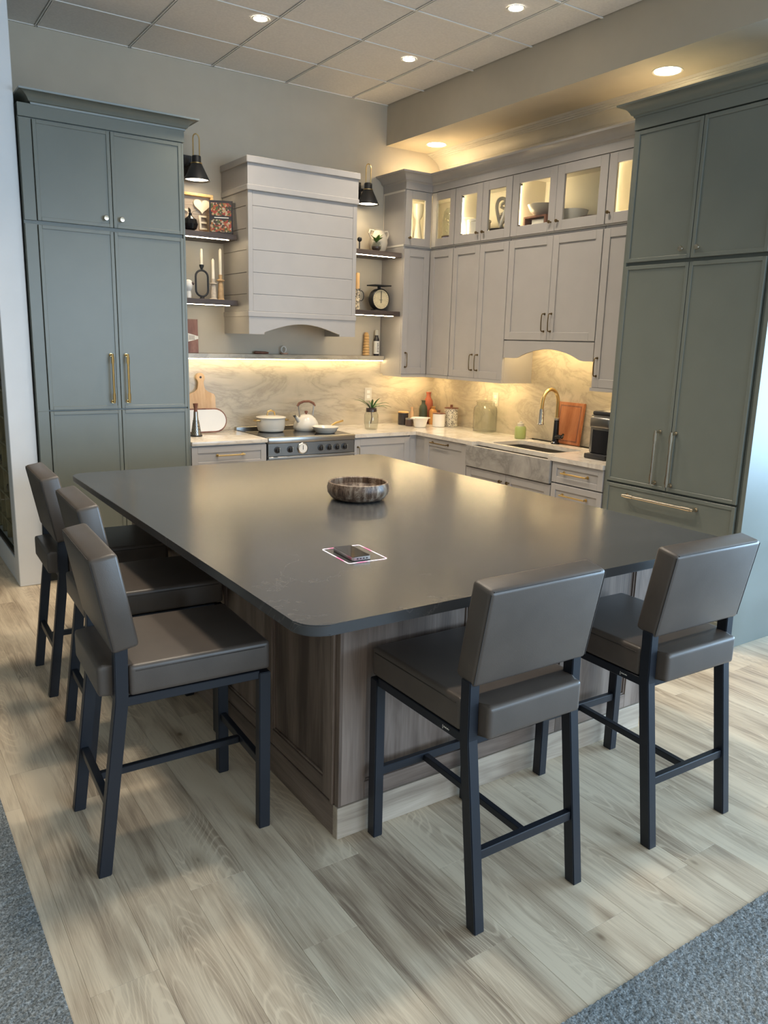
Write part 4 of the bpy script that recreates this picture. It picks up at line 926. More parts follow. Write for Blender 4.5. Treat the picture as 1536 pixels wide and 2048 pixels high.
for r_ in range(9):
    z = 0.018 + r_*0.012; rad = 0.0375 - 0.156*(z-0.01)+0.0012
    for k in range(14):
        a = 2*PI*k/14 + (r_ % 2)*0.22; m.sphere((gx+rad*math.cos(a), gy+rad*math.sin(a), Z0+z), 0.0030, 6, 4)
tt = m.build('teeth', BLACKM, gr); tt['kind'] = 'stuff'
MB().lathe([(0.044, 0.0), (0.047, 0.003), (0.047, 0.009), (0.043, 0.011)], (gx, gy, Z0), 20, closed=True).build('base_ring', BLACKM, gr)
MB().lathe([(0, 0.185), (0.014, 0.185), (0.012, 0.205), (0.017, 0.235), (0.019, 0.247), (0, 0.249)], (gx, gy, Z0), 16).build('grip', WALNUT, gr)

def leaf(b, p0, d, length, width, droop, up=0.6, n_=6):
    """one arching strap leaf as a closed thin blade"""
    d = Vector(d).normalized(); side = d.cross(Vector((0, 0, 1))).normalized(); L_, R_, T_ = [], [], []
    for i in range(n_+1):
        t = i/n_; c = Vector(p0) + d*(length*t) + Vector((0, 0, up*length*t - droop*length*t*t)); wd = width*math.sin(PI*min(1, 0.12+t*0.88))**0.8*0.5
        L_.append(b.bm.verts.new(c - side*wd + Vector((0, 0, 0.15*wd)))); R_.append(b.bm.verts.new(c + side*wd + Vector((0, 0, 0.15*wd)))); T_.append(b.bm.verts.new(c - Vector((0, 0, 0.0015+0.1*wd))))
    for i in range(n_):
        b.bm.faces.new((L_[i], L_[i+1], T_[i+1], T_[i])); b.bm.faces.new((T_[i], T_[i+1], R_[i+1], R_[i])); 
        b.bm.faces.new((L_[i], R_[i], R_[i+1], L_[i+1]))
    return b
jx, jy = -0.950, -0.40
jr = lathe_thing('jar_planter', 'clear glass jar holding a spiky striped spider plant right of the range', 'plant', jx, jy, Z0,
    [(0, 0.0), (0.048, 0), (0.055, 0.006), (0.062, 0.06), (0.062, 0.125), (0.050, 0.150), (0.050, 0.170), (0.046, 0.170), (0.046, 0.150), (0.058, 0.124), (0.058, 0.06), (0.050, 0.008), (0, 0.006)], GLASSJ,
    parts=[('collar', [(0.0, 0.150), (0.045, 0.150), (0.045, 0.180), (0.050, 0.182), (0.0, 0.186)], BROWNC)])
for k in range(15):
    a = k*2.4; el = 0.55 + 0.9*((k*7) % 5)/5; ln = 0.10 + 0.05*((k*3) % 4)/4
    b = leaf(MB(), (jx+0.012*math.cos(a), jy+0.012*math.sin(a), Z0+0.18), (math.cos(a), math.sin(a), 0), ln*(1.4-0.45*el), 0.021, 0.55, el*1.15)
    b.build('leaf', LEAF if k % 3 else CREAM, jr)
MB().tube([(jx, jy, Z0+0.15), (jx+0.004, jy-0.004, Z0+0.10), (jx-0.004, jy, Z0+0.05)], 0.004, 6).build('root', BROWNC, jr)
# outlets
def outlet(face, a, z, off, label):
    t = thing('wall_outlet', label, 'outlet', P3(face, a, off, z), 'white wall outlets on the stone splashback')
    MB().f(face, a-0.037, a+0.037, off+0.0003, off+0.006, z-0.058, z+0.058, 0.002).build('plate', PLASTIC, t, smooth=False)
    for dz in (-0.022, 0.022):
        s = MB().f(face, a-0.017, a+0.017, off+0.006, off+0.008, z+dz-0.014, z+dz+0.014, 0.001).build('socket', PAPER, t, smooth=False)
outlet('b', -0.745, 1.185, 0.020, 'white wall outlet above the spider plant jar')
outlet('r', -0.935, 1.195, 0.020, 'white wall outlet behind the large clear glass jar')
# canisters and bottles at the corner
lathe_thing('canister', 'black cylinder canister in the worktop corner', 'canister', -0.452, -0.17, Z0, [(0, 0), (0.045, 0), (0.047, 0.004), (0.047, 0.108), (0, 0.108)], DARKC, parts=[('lid', [(0, 0.1085), (0.049, 0.1085), (0.049, 0.118), (0.040, 0.121), (0, 0.121)], PINE)])
lathe_thing('candle_cup', 'small brown cup with pale lid between black canister and white bowl', 'cup', -0.462, -0.285, Z0, [(0, 0), (0.036, 0), (0.038, 0.004), (0.037, 0.058), (0, 0.058)], BROWNC, parts=[('lid', [(0, 0.0585), (0.038, 0.0585), (0.038, 0.070), (0, 0.072)], STEEL)])
wb = lathe_thing('footed_bowl', 'small white bowl with lug handles at the worktop corner', 'bowl', -0.430, -0.405, Z0, [(0, 0), (0.045, 0), (0.050, 0.004), (0.062, 0.050), (0.070, 0.074), (0.078, 0.080), (0.080, 0.086), (0.070, 0.086), (0.056, 0.05), (0.040, 0.010), (0, 0.008)], CER)
for s in (-1, 1): MB().box(-0.430+s*0.076, -0.430+s*0.096, -0.43, -0.38, Z0+0.076, Z0+0.085, 0.003).build('lug', CER, wb)
lathe_thing('bud_vase', 'thin peach coloured bud vase behind the white bowl', 'vase', -0.345, -0.155, Z0, [(0, 0), (0.014, 0), (0.016, 0.01), (0.016, 0.11), (0.010, 0.125), (0.010, 0.150), (0.014, 0.156), (0, 0.156)], mat('peach_glaze', (0.66, 0.42, 0.24), 0.5))
lathe_thing('bottle_vase', 'tall terracotta red bottle vase, highest of the corner group', 'vase', -0.143, -0.135, Z0, [(0, 0), (0.042, 0), (0.043, 0.18), (0.040, 0.21), (0.026, 0.235), (0.020, 0.250), (0.020, 0.272), (0.025, 0.288), (0.024, 0.290), (0, 0.288)], TERRA, group='bottle vases in the corner')
lathe_thing('bottle_vase', 'dark olive green bottle vase in the corner group', 'vase', -0.245, -0.195, Z0, [(0, 0), (0.036, 0), (0.038, 0.01), (0.038, 0.140), (0.033, 0.165), (0.018, 0.185), (0.016, 0.205), (0.021, 0.220), (0, 0.220)], OLIVE, group='bottle vases in the corner')
lathe_thing('bottle_vase', 'short ochre bottle vase in front of the red one', 'vase', -0.165, -0.240, Z0, [(0, 0), (0.036, 0), (0.037, 0.01), (0.037, 0.115), (0.030, 0.132), (0.019, 0.142), (0.019, 0.155), (0.024, 0.163), (0, 0.163)], OCHRE, group='bottle vases in the corner')
lathe_thing('lidded_crock', 'short plain white crock with dark wooden lid', 'canister', -0.236, -0.425, Z0, [(0, 0), (0.054, 0), (0.057, 0.004), (0.057, 0.116), (0, 0.116)], CER, parts=[('lid', [(0, 0.1165), (0.059, 0.1165), (0.059, 0.123), (0.012, 0.126), (0.007, 0.132), (0.013, 0.142), (0.011, 0.149), (0, 0.151)], WALNUT)])
lathe_thing('lidded_crock', 'taller white crock printed with dark leaf scrolls and a wooden lid', 'canister', -0.108, -0.440, Z0, [(0, 0), (0.058, 0), (0.060, 0.004), (0.060, 0.162), (0, 0.162)], SCROLL, parts=[('lid', [(0, 0.1625), (0.064, 0.1625), (0.064, 0.170), (0.014, 0.172), (0.012, 0.190), (0.014, 0.196), (0, 0.197)], WALNUT)])
gj = lathe_thing('glass_jar', 'large empty clear glass jar with glass lid before the outlet', 'jar', -0.132, -0.935, Z0, [(0, 0), (0.095, 0), (0.102, 0.006), (0.104, 0.18), (0.098, 0.215), (0.078, 0.232), (0.078, 0.258), (0.074, 0.258), (0.074, 0.234), (0.094, 0.212), (0.099, 0.18), (0.098, 0.012), (0, 0.008)], GLASSJ,
    parts=[('lid', [(0.082, 0.260), (0.084, 0.268), (0.06, 0.276), (0.02, 0.280), (0.012, 0.290), (0.018, 0.305), (0.012, 0.316), (0, 0.318), (0, 0.272), (0.07, 0.264)], GLASSJ)])
sp_ = lathe_thing('soap_jar', 'squat green glass soap jar at the rear of the sink', 'soap jar', -0.150, -1.395, Z0, [(0, 0), (0.040, 0), (0.045, 0.008), (0.046, 0.085), (0.038, 0.100), (0, 0.100)], SOAP, parts=[('cap', [(0, 0.1005), (0.027, 0.1005), (0.027, 0.124), (0.014, 0.126), (0.012, 0.138), (0, 0.140)], PLASTIC)])
# faucet
fx_, fy_ = -0.128, -1.765
fa = thing('kitchen_faucet', 'gooseneck faucet with black base and brass spout over the sink', 'faucet', (fx_, fy_, Z0))
MB().lathe([(0, 0), (0.033, 0), (0.033, 0.010), (0.026, 0.018), (0.022, 0.09), (0.020, 0.18), (0.019, 0.185), (0, 0.186)], (fx_, fy_, Z0), 20).build('base', BLACKG, fa)
MB().lathe([(0.019, 0.185), (0.0205, 0.187), (0.0205, 0.200), (0.014, 0.204), (0, 0.204)], (fx_, fy_, Z0), 20).build('collar', STEEL, fa)
arc = [(fx_, fy_, Z0+0.20), (fx_, fy_, Z0+0.315)] + [(fx_-0.084+0.084*math.cos(a), fy_, Z0+0.315+0.105*math.sin(a)) for a in [i*PI/10 for i in range(1, 10)]] + [(fx_-0.168, fy_, Z0+0.315), (fx_-0.172, fy_, Z0+0.275)]
MB().tube(arc, 0.0135, 12).build('spout', BRASS, fa)
MB().lathe([(0, 0.0), (0.016, 0.0), (0.019, -0.012), (0.022, -0.105), (0.026, -0.112), (0.024, -0.118), (0, -0.118)], (fx_-0.172, fy_, Z0+0.274), 18).build('sprayer', STEEL, fa)
MB().tube([(fx_-0.004, fy_-0.010, Z0+0.055), (fx_-0.010, fy_-0.075, Z0+0.062)], [0.020, 0.015], 12).tube([(fx_-0.010, fy_-0.070, Z0+0.062), (fx_-0.022, fy_-0.098, Z0+0.085)], [0.011, 0.008], 10).build('lever', BLACKG, fa)
# cherry board behind the faucet
t, M = slab_board('carving_board', 'reddish cherry carving board leaning on the splashback behind the faucet', [(-0.128, 0), (0.128, 0), (0.128, 0.322), (-0.128, 0.322)], 0.022, CHERRY, math.radians(7), -0.062, -1.828, Z0, -PI/2)
m = MB()
for (u0, u1, v0, v1) in ((-0.108, 0.108, 0.290, 0.300), (-0.108, 0.108, 0.022, 0.032), (-0.108, -0.098, 0.032, 0.290), (0.098, 0.108, 0.032, 0.290)): m.box(u0, u1, -0.0226, -0.0218, v0, v1, M=M)
m.build('juice_groove', WALNUT, t, smooth=False)
# coffee maker
cm = thing('coffee_maker', 'grey and black single-serve coffee maker at the fridge end of the worktop', 'coffee maker', (-0.36, -2.48, Z0))
MB().box(-0.500, -0.22, -2.575, -2.390, Z0, Z0+0.035, 0.008, 2).build('base', BLACKM, cm)
MB().box(-0.462, -0.22, -2.570, -2.395, Z0+0.035, Z0+0.296, 0.012, 2).build('tower', DSTEEL, cm)
MB().box(-0.4635, -0.455, -2.556, -2.425, Z0+0.040, Z0+0.195, 0.001).build('cup_bay', BLACKG, cm, smooth=False)
MB().box(-0.476, -0.30, -2.572, -2.393, Z0+0.205, Z0+0.285, 0.020, 3).build('brew_head', DSTEEL, cm)
MB().box(-0.460, -0.24, -2.562, -2.403, Z0+0.292, Z0+0.322, 0.012, 2).build('lid', BLACKM, cm)
MB().box(-0.36, -0.22, -2.386, -2.345, Z0+0.02, Z0+0.285, 0.012, 2).build('water_tank', STEEL, cm)
MB().box(-0.466, -0.460, -2.425, -2.418, Z0+0.04, Z0+0.20).build('edge_trim', STEEL, cm, smooth=False)
pm_ = lathe_thing('pepper_mill', 'pale wooden pepper mill knob showing behind the coffee maker', 'mill', -0.105, -2.425, Z0, [(0, 0), (0.026, 0), (0.026, 0.02), (0.016, 0.10), (0.020, 0.20), (0.016, 0.255), (0.009, 0.268), (0.018, 0.285), (0.018, 0.300), (0, 0.308)], PINE)
sr = lathe_thing('soap_dish', 'small cream dish at the right rear of the sink', 'dish', -0.16, -2.235, Z0, [(0, 0), (0.05, 0), (0.062, 0.010), (0.062, 0.013), (0.05, 0.006), (0, 0.005)], CER)

# ------------------------------------------------------------------ on the ledge
ZL = 1.5275
t, M = slab_board('label_board', 'upright dark walnut board with a white paper label at the pantry end of the ledge', [(-0.048, 0), (0.048, 0), (0.048, 0.256), (-0.048, 0.256)], 0.022, WALNUT, math.radians(3), -2.392, -0.030, ZL, math.radians(-8))
m = MB(); m.prism([(-0.030, 0.085), (-0.030, 0.150), (0.048, 0.128), (0.048, 0.107)], -0.0232, -0.0221, 'y', M=M); m.build('label', PAPER, t, smooth=False)
m = MB()
for r_ in range(3):
    for k in range(4): m.box(-0.022+k*0.011, -0.014+k*0.011, -0.0236, -0.0231, 0.102+r_*0.011, 0.108+r_*0.011, M=M)
m.build('label_print', mat('label_ink', (0.16, 0.12, 0.10), 0.7), t, smooth=False)
rp = thing('rolling_pin', 'small dark wooden rolling pin on the ledge under the hood', 'rolling pin', (-1.80, -0.045, ZL))
MB().tube([(-1.87, -0.045, ZL+0.012), (-1.865, -0.045, ZL+0.012), (-1.86, -0.045, ZL+0.012), (-1.775, -0.045, ZL+0.011), (-1.745, -0.045, ZL+0.010)], [0.006, 0.011, 0.0115, 0.0105, 0.007], 12).build('roller', WALNUT, rp)
mo = lathe_thing('egg_dish', 'small pale pink dish holding a ring shape on the ledge', 'dish', -1.600, -0.045, ZL, [(0, 0), (0.022, 0), (0.036, 0.012), (0.034, 0.014), (0.02, 0.006), (0, 0.005)], mat('blush_glaze', (0.72, 0.47, 0.34), 0.4))
MB().tube([(-1.604+0.022*math.cos(a), -0.045, ZL+0.040+0.026*math.sin(a)) for a in [i*2*PI/14 for i in range(14)]], 0.0045, 8, closed=True).build('ring', CER, mo)
mi = thing('honey_mill', 'ribbed honey wood mill at the right end of the ledge', 'mill', (-0.790, -0.045, ZL))
prof = [(0, 0)]
for k in range(8): prof += [(0.030-0.0012*k, 0.003+k*0.0235), (0.033-0.0012*k, 0.010+k*0.0235), (0.030-0.0012*k, 0.018+k*0.0235), (0.025-0.001*k, 0.0225+k*0.0235)]
prof += [(0.018, 0.193), (0.012, 0.202), (0, 0.204)]
MB().lathe(prof, (-0.790, -0.045, ZL), 20).build('body', PINE, mi)
ob = lathe_thing('oil_bottle', 'dark oil bottle with white label and pale cap at the ledge end', 'bottle', -0.683, -0.045, ZL, [(0, 0), (0.024, 0), (0.025, 0.003), (0.025, 0.140), (0.020, 0.155), (0.014, 0.165), (0.014, 0.18), (0, 0.18)], DARKC, 20,
    parts=[('cap', [(0, 0.1802), (0.017, 0.1802), (0.017, 0.215), (0.013, 0.226), (0, 0.227)], PLASTIC), ('label', [(0.0256, 0.018), (0.0259, 0.020), (0.0259, 0.128), (0.0256, 0.130), (0.0252, 0.128), (0.0252, 0.02)], PAPER)])
m = MB()
for k in range(6): m.box(-0.683-0.010, -0.683+0.008-0.004*(k % 2), -0.0716, -0.0706, ZL+0.035+k*0.014, ZL+0.040+k*0.014)
m.build('label_print', BLACKM, ob, smooth=False)

# ------------------------------------------------------------------ upper left shelf
ZA = 2.4045
sg = thing('framed_sign', 'square pine framed sign with raised cream heart and letters on grey wood', 'sign', (-2.40, -0.08, ZA))
fxa, fxb, fz = -2.545, -2.222, 0.292
Ms = Matrix.Translation((0, -0.105, ZA)) @ Matrix.Rotation(math.radians(-6), 4, 'X')
for k in range(4):
    m = MB(); m.box(fxa+0.018, fxb-0.018, 0.0, 0.008, 0.018 + k*0.064, 0.018 + (k+1)*0.064 - 0.0015, M=Ms); m.build('backing_board', GREYW, sg, smooth=False)
for a in ((fxa, fxb, 0, 0.020), (fxa, fxb, fz-0.020, fz), (fxa, fxa+0.022, 0.02, fz-0.02), (fxb-0.022, fxb, 0.02, fz-0.02)):
    m = MB(); m.box(a[0], a[1], -0.026, 0.010, a[2], a[3], 0.002, M=Ms); m.build('frame_rail', PINE, sg, smooth=False)
hp = []
for i in range(40):
    a = 2*PI*i/40; hp.append((0.0043*16*math.sin(a)**3*0.92, 0.0040*(13*math.cos(a)-5*math.cos(2*a)-2*math.cos(3*a)-math.cos(4*a))*0.9))
m = MB(); m.prism([(-2.312+u, 0.208+v) for u, v in hp], -0.016, -0.001, 'y', M=Ms); m.build('heart', CREAM, sg, smooth=False)
for ch, cx, cz in (('L', -2.455, 0.205), ('V', -2.452, 0.085), ('E', -2.312, 0.080)):
    text('letter', ch, 0.150, 0.006, CREAM, sg, Ms @ basis((1, 0, 0), (0, 0, 1), (0, -1, 0), (cx, -0.008, cz)))
ov = lathe_thing('round_ornament', 'shiny dark ball ornament in front of the framed sign', 'ornament', -2.455, -0.235, ZA, [(0, 0), (0.018, 0.0), (0.045, 0.018), (0.056, 0.05), (0.046, 0.084), (0.018, 0.104), (0.012, 0.112), (0.012, 0.125), (0, 0.125)], BLACKG)
for k in range(3):
    a = k*2.1; leaf(MB(), (-2.455, -0.235, ZA+0.12), (math.cos(a), math.sin(a), 0), 0.06, 0.018, 0.3, 0.9).build('leaf', STEEL, ov)
bk = thing('cookbook', 'dark cookbook with food photo cover standing on the upper left shelf', 'book', (-2.165, -0.2, ZA))
Mb = Matrix.Translation((-2.222, -0.247, ZA+0.0075)) @ Matrix.Rotation(math.radians(-24), 4, 'Z') @ Matrix.Rotation(math.radians(-10), 4, 'X')
def bb(nm, mt, par, *a, bev=0.0):
    m = MB(); m.box(*a, bev, M=Mb); return m.build(nm, mt, par, smooth=False)
bb('pages', PAPER, bk, -0.083, 0.080, 0.004, 0.036, 0.004, 0.236)
cv = bb('front_cover', NAVY, bk, -0.086, 0.084, 0.0, 0.004, 0.0, 0.240); bb('back_cover', NAVY, bk, -0.086, 0.084, 0.036, 0.040, 0.0, 0.240); sn_ = bb('spine', NAVY, bk, 0.080, 0.086, 0.0, 0.040, 0.0, 0.240)
bb('cover_photo', FOOD, cv, -0.074, 0.074, -0.0008, 0.0, 0.128, 0.222); bb('cover_photo', FOOD, cv, -0.080, 0.074, -0.0008, 0.0, 0.008, 0.100)
bb('cover_title', PAPER, cv, -0.050, 0.055, -0.0008, 0.0, 0.111, 0.117)
m = MB()
for k in range(13):
    if k not in (4,): m.box(0.0861, 0.0867, 0.012, 0.012 + 0.012 + 0.004*(k % 3 == 0), 0.055+k*0.0105, 0.055+k*0.0105+0.0065, M=Mb)
m.build('spine_lettering', PAPER, sn_, smooth=False)

# ------------------------------------------------------------------ lower left shelf
ZB = 1.9305
oc = thing('oval_candlestick', 'black oval ring candlestick with a pale taper candle', 'candlestick', (-2.352, -0.17, ZB))
ox, oy = -2.352, -0.17
p = []
for cz, a0 in ((0.165, 0), (0.068, 180)):
    for i in range(11): a = math.radians(a0 + 18*i); p.append((ox+0.048*math.cos(a), oy, ZB+cz+0.046*math.sin(a)))
MB().tube(p, 0.0075, 10, closed=True).build('ring', BLACKM, oc)
MB().lathe([(0, 0), (0.018, 0), (0.018, 0.012), (0.010, 0.018), (0, 0.018)], (ox, oy, ZB), 16).build('foot', BLACKM, oc)
MB().lathe([(0, 0.212), (0.008, 0.212), (0.010, 0.225), (0.017, 0.240), (0.017, 0.252), (0, 0.250)], (ox, oy, ZB), 16).build('cup', BLACKM, oc)
MB().lathe([(0, 0.250), (0.0115, 0.250), (0.0105, 0.36), (0.004, 0.368), (0, 0.369)], (ox, oy, ZB), 14).build('candle', WAX, oc)
def stick(x, y, base_h, candle_h, label, m_):
    t = thing('candlestick', label, 'candlestick', (x, y, ZB), 'turned candlesticks on the lower left shelf')
    MB().lathe([(0, 0), (0.030, 0), (0.032, 0.006), (0.024, 0.012), (0.021, base_h*0.45), (0.017, base_h*0.7), (0.012, base_h*0.72), (0.030, base_h*0.76), (0.030, base_h*0.80), (0.013, base_h*0.83), (0.016, base_h), (0, base_h)], (x, y, ZB), 18).build('stem', m_, t)
    MB().lathe([(0, base_h), (0.012, base_h), (0.011, base_h+candle_h-0.01), (0.004, base_h+candle_h), (0, base_h+candle_h+0.004)], (x, y, ZB), 14).build('candle', WAX, t)
stick(-2.262, -0.17, 0.155, 0.145, 'shorter grey-white turned candlestick, middle of three on the shelf', mat('white_wash', (0.55, 0.46, 0.36), 0.7, var=0.2, vscale=60))
stick(-2.195, -0.15, 0.190, 0.190, 'taller tan turned candlestick nearest the hood', mat('tan_turned', (0.50, 0.33, 0.17), 0.6, var=0.2, vscale=40))
mg = lathe_thing('ceramic_bird', 'small white ceramic figure next to the pantry on the lower shelf', 'figurine', -2.470, -0.20, ZB, [(0, 0), (0.02, 0), (0.022, 0.03), (0.018, 0.055), (0.030, 0.075), (0.034, 0.10), (0.026, 0.125), (0.012, 0.135), (0, 0.137)], CER)
MB().sphere((-2.442, -0.218, ZB+0.108), 0.012).build('head', BROWNC, mg)

# ------------------------------------------------------------------ right shelves
ZC, ZD = 2.3965, 1.9115
pv = lathe_thing('stone_pitcher', 'cream two-handled pitcher at the back of the upper right shelf', 'pitcher', -0.735, -0.112, ZC, [(0, 0), (0.050, 0), (0.070, 0.03), (0.084, 0.085), (0.078, 0.130), (0.058, 0.165), (0.050, 0.185), (0.054, 0.196), (0.048, 0.196), (0.044, 0.18), (0.05, 0.16), (0, 0.15)], CREAM)
for s in (-1, 1): MB().tube([(-0.735+s*0.050, -0.120, ZC+0.182), (-0.735+s*0.088, -0.120, ZC+0.186), (-0.735+s*0.098, -0.120, ZC+0.160), (-0.735+s*0.080, -0.120, ZC+0.118)], 0.008, 8).build('handle', CREAM, pv)
vp = lathe_thing('glass_vase', 'small round glass vase with green leafy cutting on the upper right shelf', 'vase', -0.826, -0.225, ZC, [(0, 0), (0.030, 0), (0.044, 0.020), (0.046, 0.045), (0.034, 0.068), (0.032, 0.080), (0.030, 0.080), (0.032, 0.066), (0.042, 0.044), (0.04, 0.022), (0, 0.006)], GLASSJ)
MB().lathe([(0, 0.008), (0.026, 0.008), (0.038, 0.024), (0.038, 0.040), (0, 0.042)], (-0.826, -0.225, ZC), 18).build('pebbles', BROWNC, vp)
for k in range(11):
    a = k*2.4+0.4
    leaf(MB(), (-0.826, -0.225, ZC+0.075), (math.cos(a), math.sin(a), 0), 0.040+0.012*(k % 3), 0.030, 0.5, 1.1+0.5*(k % 2)).build('leaf', LEAFL, vp)
dm = MB().sphere((-0.990, -0.22, ZC+0.085), 0.020, 12, 8); 
do = thing('dark_ornament', 'dark round ornament peeking from behind the hood on the upper right shelf', 'ornament', (-0.990, -0.22, ZC))
dm.build('ball', BLACKM, do); MB().lathe([(0, 0), (0.022, 0), (0.006, 0.01), (0.005, 0.066), (0, 0.066)], (-0.990, -0.22, ZC), 12).build('stand', BLACKM, do)
ks = thing('kitchen_scale', 'vintage kitchen scale with round cream dial and black platform', 'scale', (-0.745, -0.160, ZD))
sx_, sy_ = -0.745, -0.160
MB().box(sx_-0.055, sx_+0.055, sy_-0.035, sy_+0.045, ZD, ZD+0.014, 0.004).build('foot', BLACKM, ks)
MB().lathe([(0, -0.03), (0.084, -0.03), (0.090, -0.024), (0.090, 0.034), (0.084, 0.040), (0.080, 0.034), (0, 0.034)], (sx_, sy_, ZD+0.100), 32, RX).build('drum', BLACKM, ks)
MB().lathe([(0, 0.0342), (0.080, 0.0342), (0.080, 0.0356), (0, 0.0356)], (sx_, sy_, ZD+0.100), 32, RX).build('dial_face', mat('aged_dial', (0.66, 0.55, 0.34), 0.5, var=0.1, vscale=30), ks)
m = MB()
for k in range(24):
    a = 2*PI*k/24; ln = 0.010 if k % 6 == 0 else 0.006; c, s = math.cos(a), math.sin(a)
    m.tube([(sx_+0.064*c, sy_-0.0365, ZD+0.100+0.064*s), (sx_+(0.064+ln)*c, sy_-0.0365, ZD+0.100+(0.064+ln)*s)], 0.0011, 4)
m.box(sx_-0.018, sx_+0.018, sy_-0.0372, sy_-0.036, ZD+0.094, ZD+0.0965); m.build('dial_marks', BLACKM, ks, smooth=False)
MB().box(sx_-0.0025, sx_+0.0025, sy_-0.040, sy_-0.037, ZD+0.068, ZD+0.168).build('needle', BLACKM, ks, smooth=False)
MB().box(sx_-0.009, sx_+0.009, sy_-0.012, sy_+0.012, ZD+0.186, ZD+0.210).build('post', BLACKM, ks, smooth=False)
MB().box(sx_-0.084, sx_+0.084, sy_-0.07, sy_+0.07, ZD+0.210, ZD+0.220, 0.003).build('platform', BLACKM, ks)
ss = lathe_thing('patterned_candlestick', 'cream candlestick with black pattern and orange candle, half hidden by the hood', 'candlestick', -0.995, -0.21, ZD, [(0, 0), (0.026, 0), (0.026, 0.012), (0.022, 0.02), (0.022, 0.165), (0.028, 0.172), (0, 0.172)], scroll_mat('black_stripe_print', (0.70, 0.58, 0.40), (0.03, 0.025, 0.02), 30, 0.45, 0.55), 18, parts=[('candle', [(0, 0.172), (0.017, 0.172), (0.016, 0.30), (0, 0.305)], mat('amber_wax', (0.68, 0.42, 0.18), 0.5))])
MB().tube([(-0.960+0.028*math.cos(a), -0.21, ZD+0.118+0.042*math.sin(a)) for a in [i*2*PI/14 for i in range(14)]], 0.0035, 6, closed=True).build('loop', BLACKM, ss)

# ------------------------------------------------------------------ inside the glazed cabinets
ZG = 2.4685
lathe_thing('pillar_candle', 'pale pillar candle inside the corner glass cabinet', 'candle', -0.475, -0.215, ZG, [(0, 0), (0.024, 0), (0.024, 0.215), (0.018, 0.221), (0, 0.217)], WAX)
lathe_thing('hourglass_vase', 'pale waisted vase inside the corner glass cabinet', 'vase', -0.395, -0.215, ZG, [(0, 0), (0.052, 0), (0.055, 0.01), (0.040, 0.09), (0.020, 0.20), (0.020, 0.225), (0.040, 0.255), (0.048, 0.30), (0.046, 0.355), (0.042, 0.355), (0.04, 0.27), (0, 0.24)], mat('grey_vase', (0.42, 0.40, 0.36), 0.18))
gl = lathe_thing('cloche_jar', 'domed glass cloche over a blue base in the corner glass cabinet', 'cloche', -0.225, -0.46, ZG, [(0, 0), (0.07, 0), (0.075, 0.01), (0.070, 0.075), (0, 0.075)], mat('blue_print', (0.30, 0.30, 0.48), 0.4, var=0.5, vscale=60), parts=[('band', [(0, 0.075), (0.074, 0.075), (0.074, 0.085), (0, 0.088)], BROWNC), ('dome', [(0.072, 0.086), (0.072, 0.24), (0.062, 0.285), (0.035, 0.315), (0, 0.325), (0, 0.321), (0.034, 0.311), (0.059, 0.283), (0.069, 0.24), (0.069, 0.086)], GLASSJ)])
for k in range(10):
    a = k*2.4; MB().sphere((-0.225+0.035*math.cos(a), -0.46+0.035*math.sin(a), ZG+0.11+0.018*k), 0.010, 8, 6).build('bead', CREAM, gl)
lathe_thing('cake_canister', 'wide white canister in the second glazed cabinet', 'canister', -0.19, -0.795, ZG, [(0, 0), (0.092, 0), (0.095, 0.006), (0.095, 0.165), (0.100, 0.168), (0.100, 0.182), (0.09, 0.186), (0, 0.190)], CER)
lathe_thing('black_plate', 'stacked black plates under the white figure in the glazed cabinet', 'plate', -0.20, -1.085, ZG, [(0, 0), (0.07, 0), (0.105, 0.02), (0.108, 0.075), (0.112, 0.082), (0.10, 0.084), (0, 0.08)], DARKC)
sk_ = thing('knot_sculpture', 'white loop sculpture standing on black plates in the glazed cabinet', 'sculpture', (-0.20, -1.08, ZG+0.085))
MB().tube([(-0.20+0.02*math.sin(2*a), -1.08+0.045*math.sin(a)*(1.15 if a < PI else 0.8), ZG+0.085+0.125-0.108*math.cos(a)*1.0) for a in [i*2*PI/28 for i in range(28)]], 0.014, 10, closed=True).tube([(-0.20+0.012, -1.08+0.03*math.sin(3*a), ZG+0.10+0.035*a) for a in [i*0.5 for i in range(13)]], 0.011, 8).build('loops', CER, sk_)
bxs = thing('display_box', 'small brown wooden box under the beige bowl in the widest glazed cabinet', 'box', (-0.20, -1.545, ZG))
MB().box(-0.29, -0.11, -1.66, -1.43, ZG, ZG+0.012).build('base', WALNUT, bxs, smooth=False); MB().box(-0.29, -0.11, -1.66, -1.43, ZG+0.118, ZG+0.130).build('lid', WALNUT, bxs, smooth=False)
for yy in (-1.66, -1.445): MB().box(-0.29, -0.11, yy, yy+0.015, ZG+0.012, ZG+0.118).build('side', WALNUT, bxs, smooth=False)
MB().box(-0.270, -0.255, -1.62, -1.50, ZG+0.012, ZG+0.105).build('card', PAPER, bxs, smooth=False)
lathe_thing('serving_bowl', 'wide beige bowl on the brown box in the widest glazed cabinet', 'bowl', -0.20, -1.545, ZG+0.1305, [(0, 0), (0.055, 0), (0.06, 0.006), (0.10, 0.035), (0.122, 0.082), (0.118, 0.084), (0.095, 0.04), (0.05, 0.012), (0, 0.01)], mat('beige_glaze', (0.44, 0.40, 0.34), 0.4))
lathe_thing('white_bowl', 'white footed bowl in the middle of the widest glazed cabinet', 'bowl', -0.16, -1.80, ZG, [(0, 0), (0.06, 0), (0.05, 0.02), (0.085, 0.06), (0.112, 0.15), (0.108, 0.152), (0.08, 0.07), (0, 0.03)], CER)
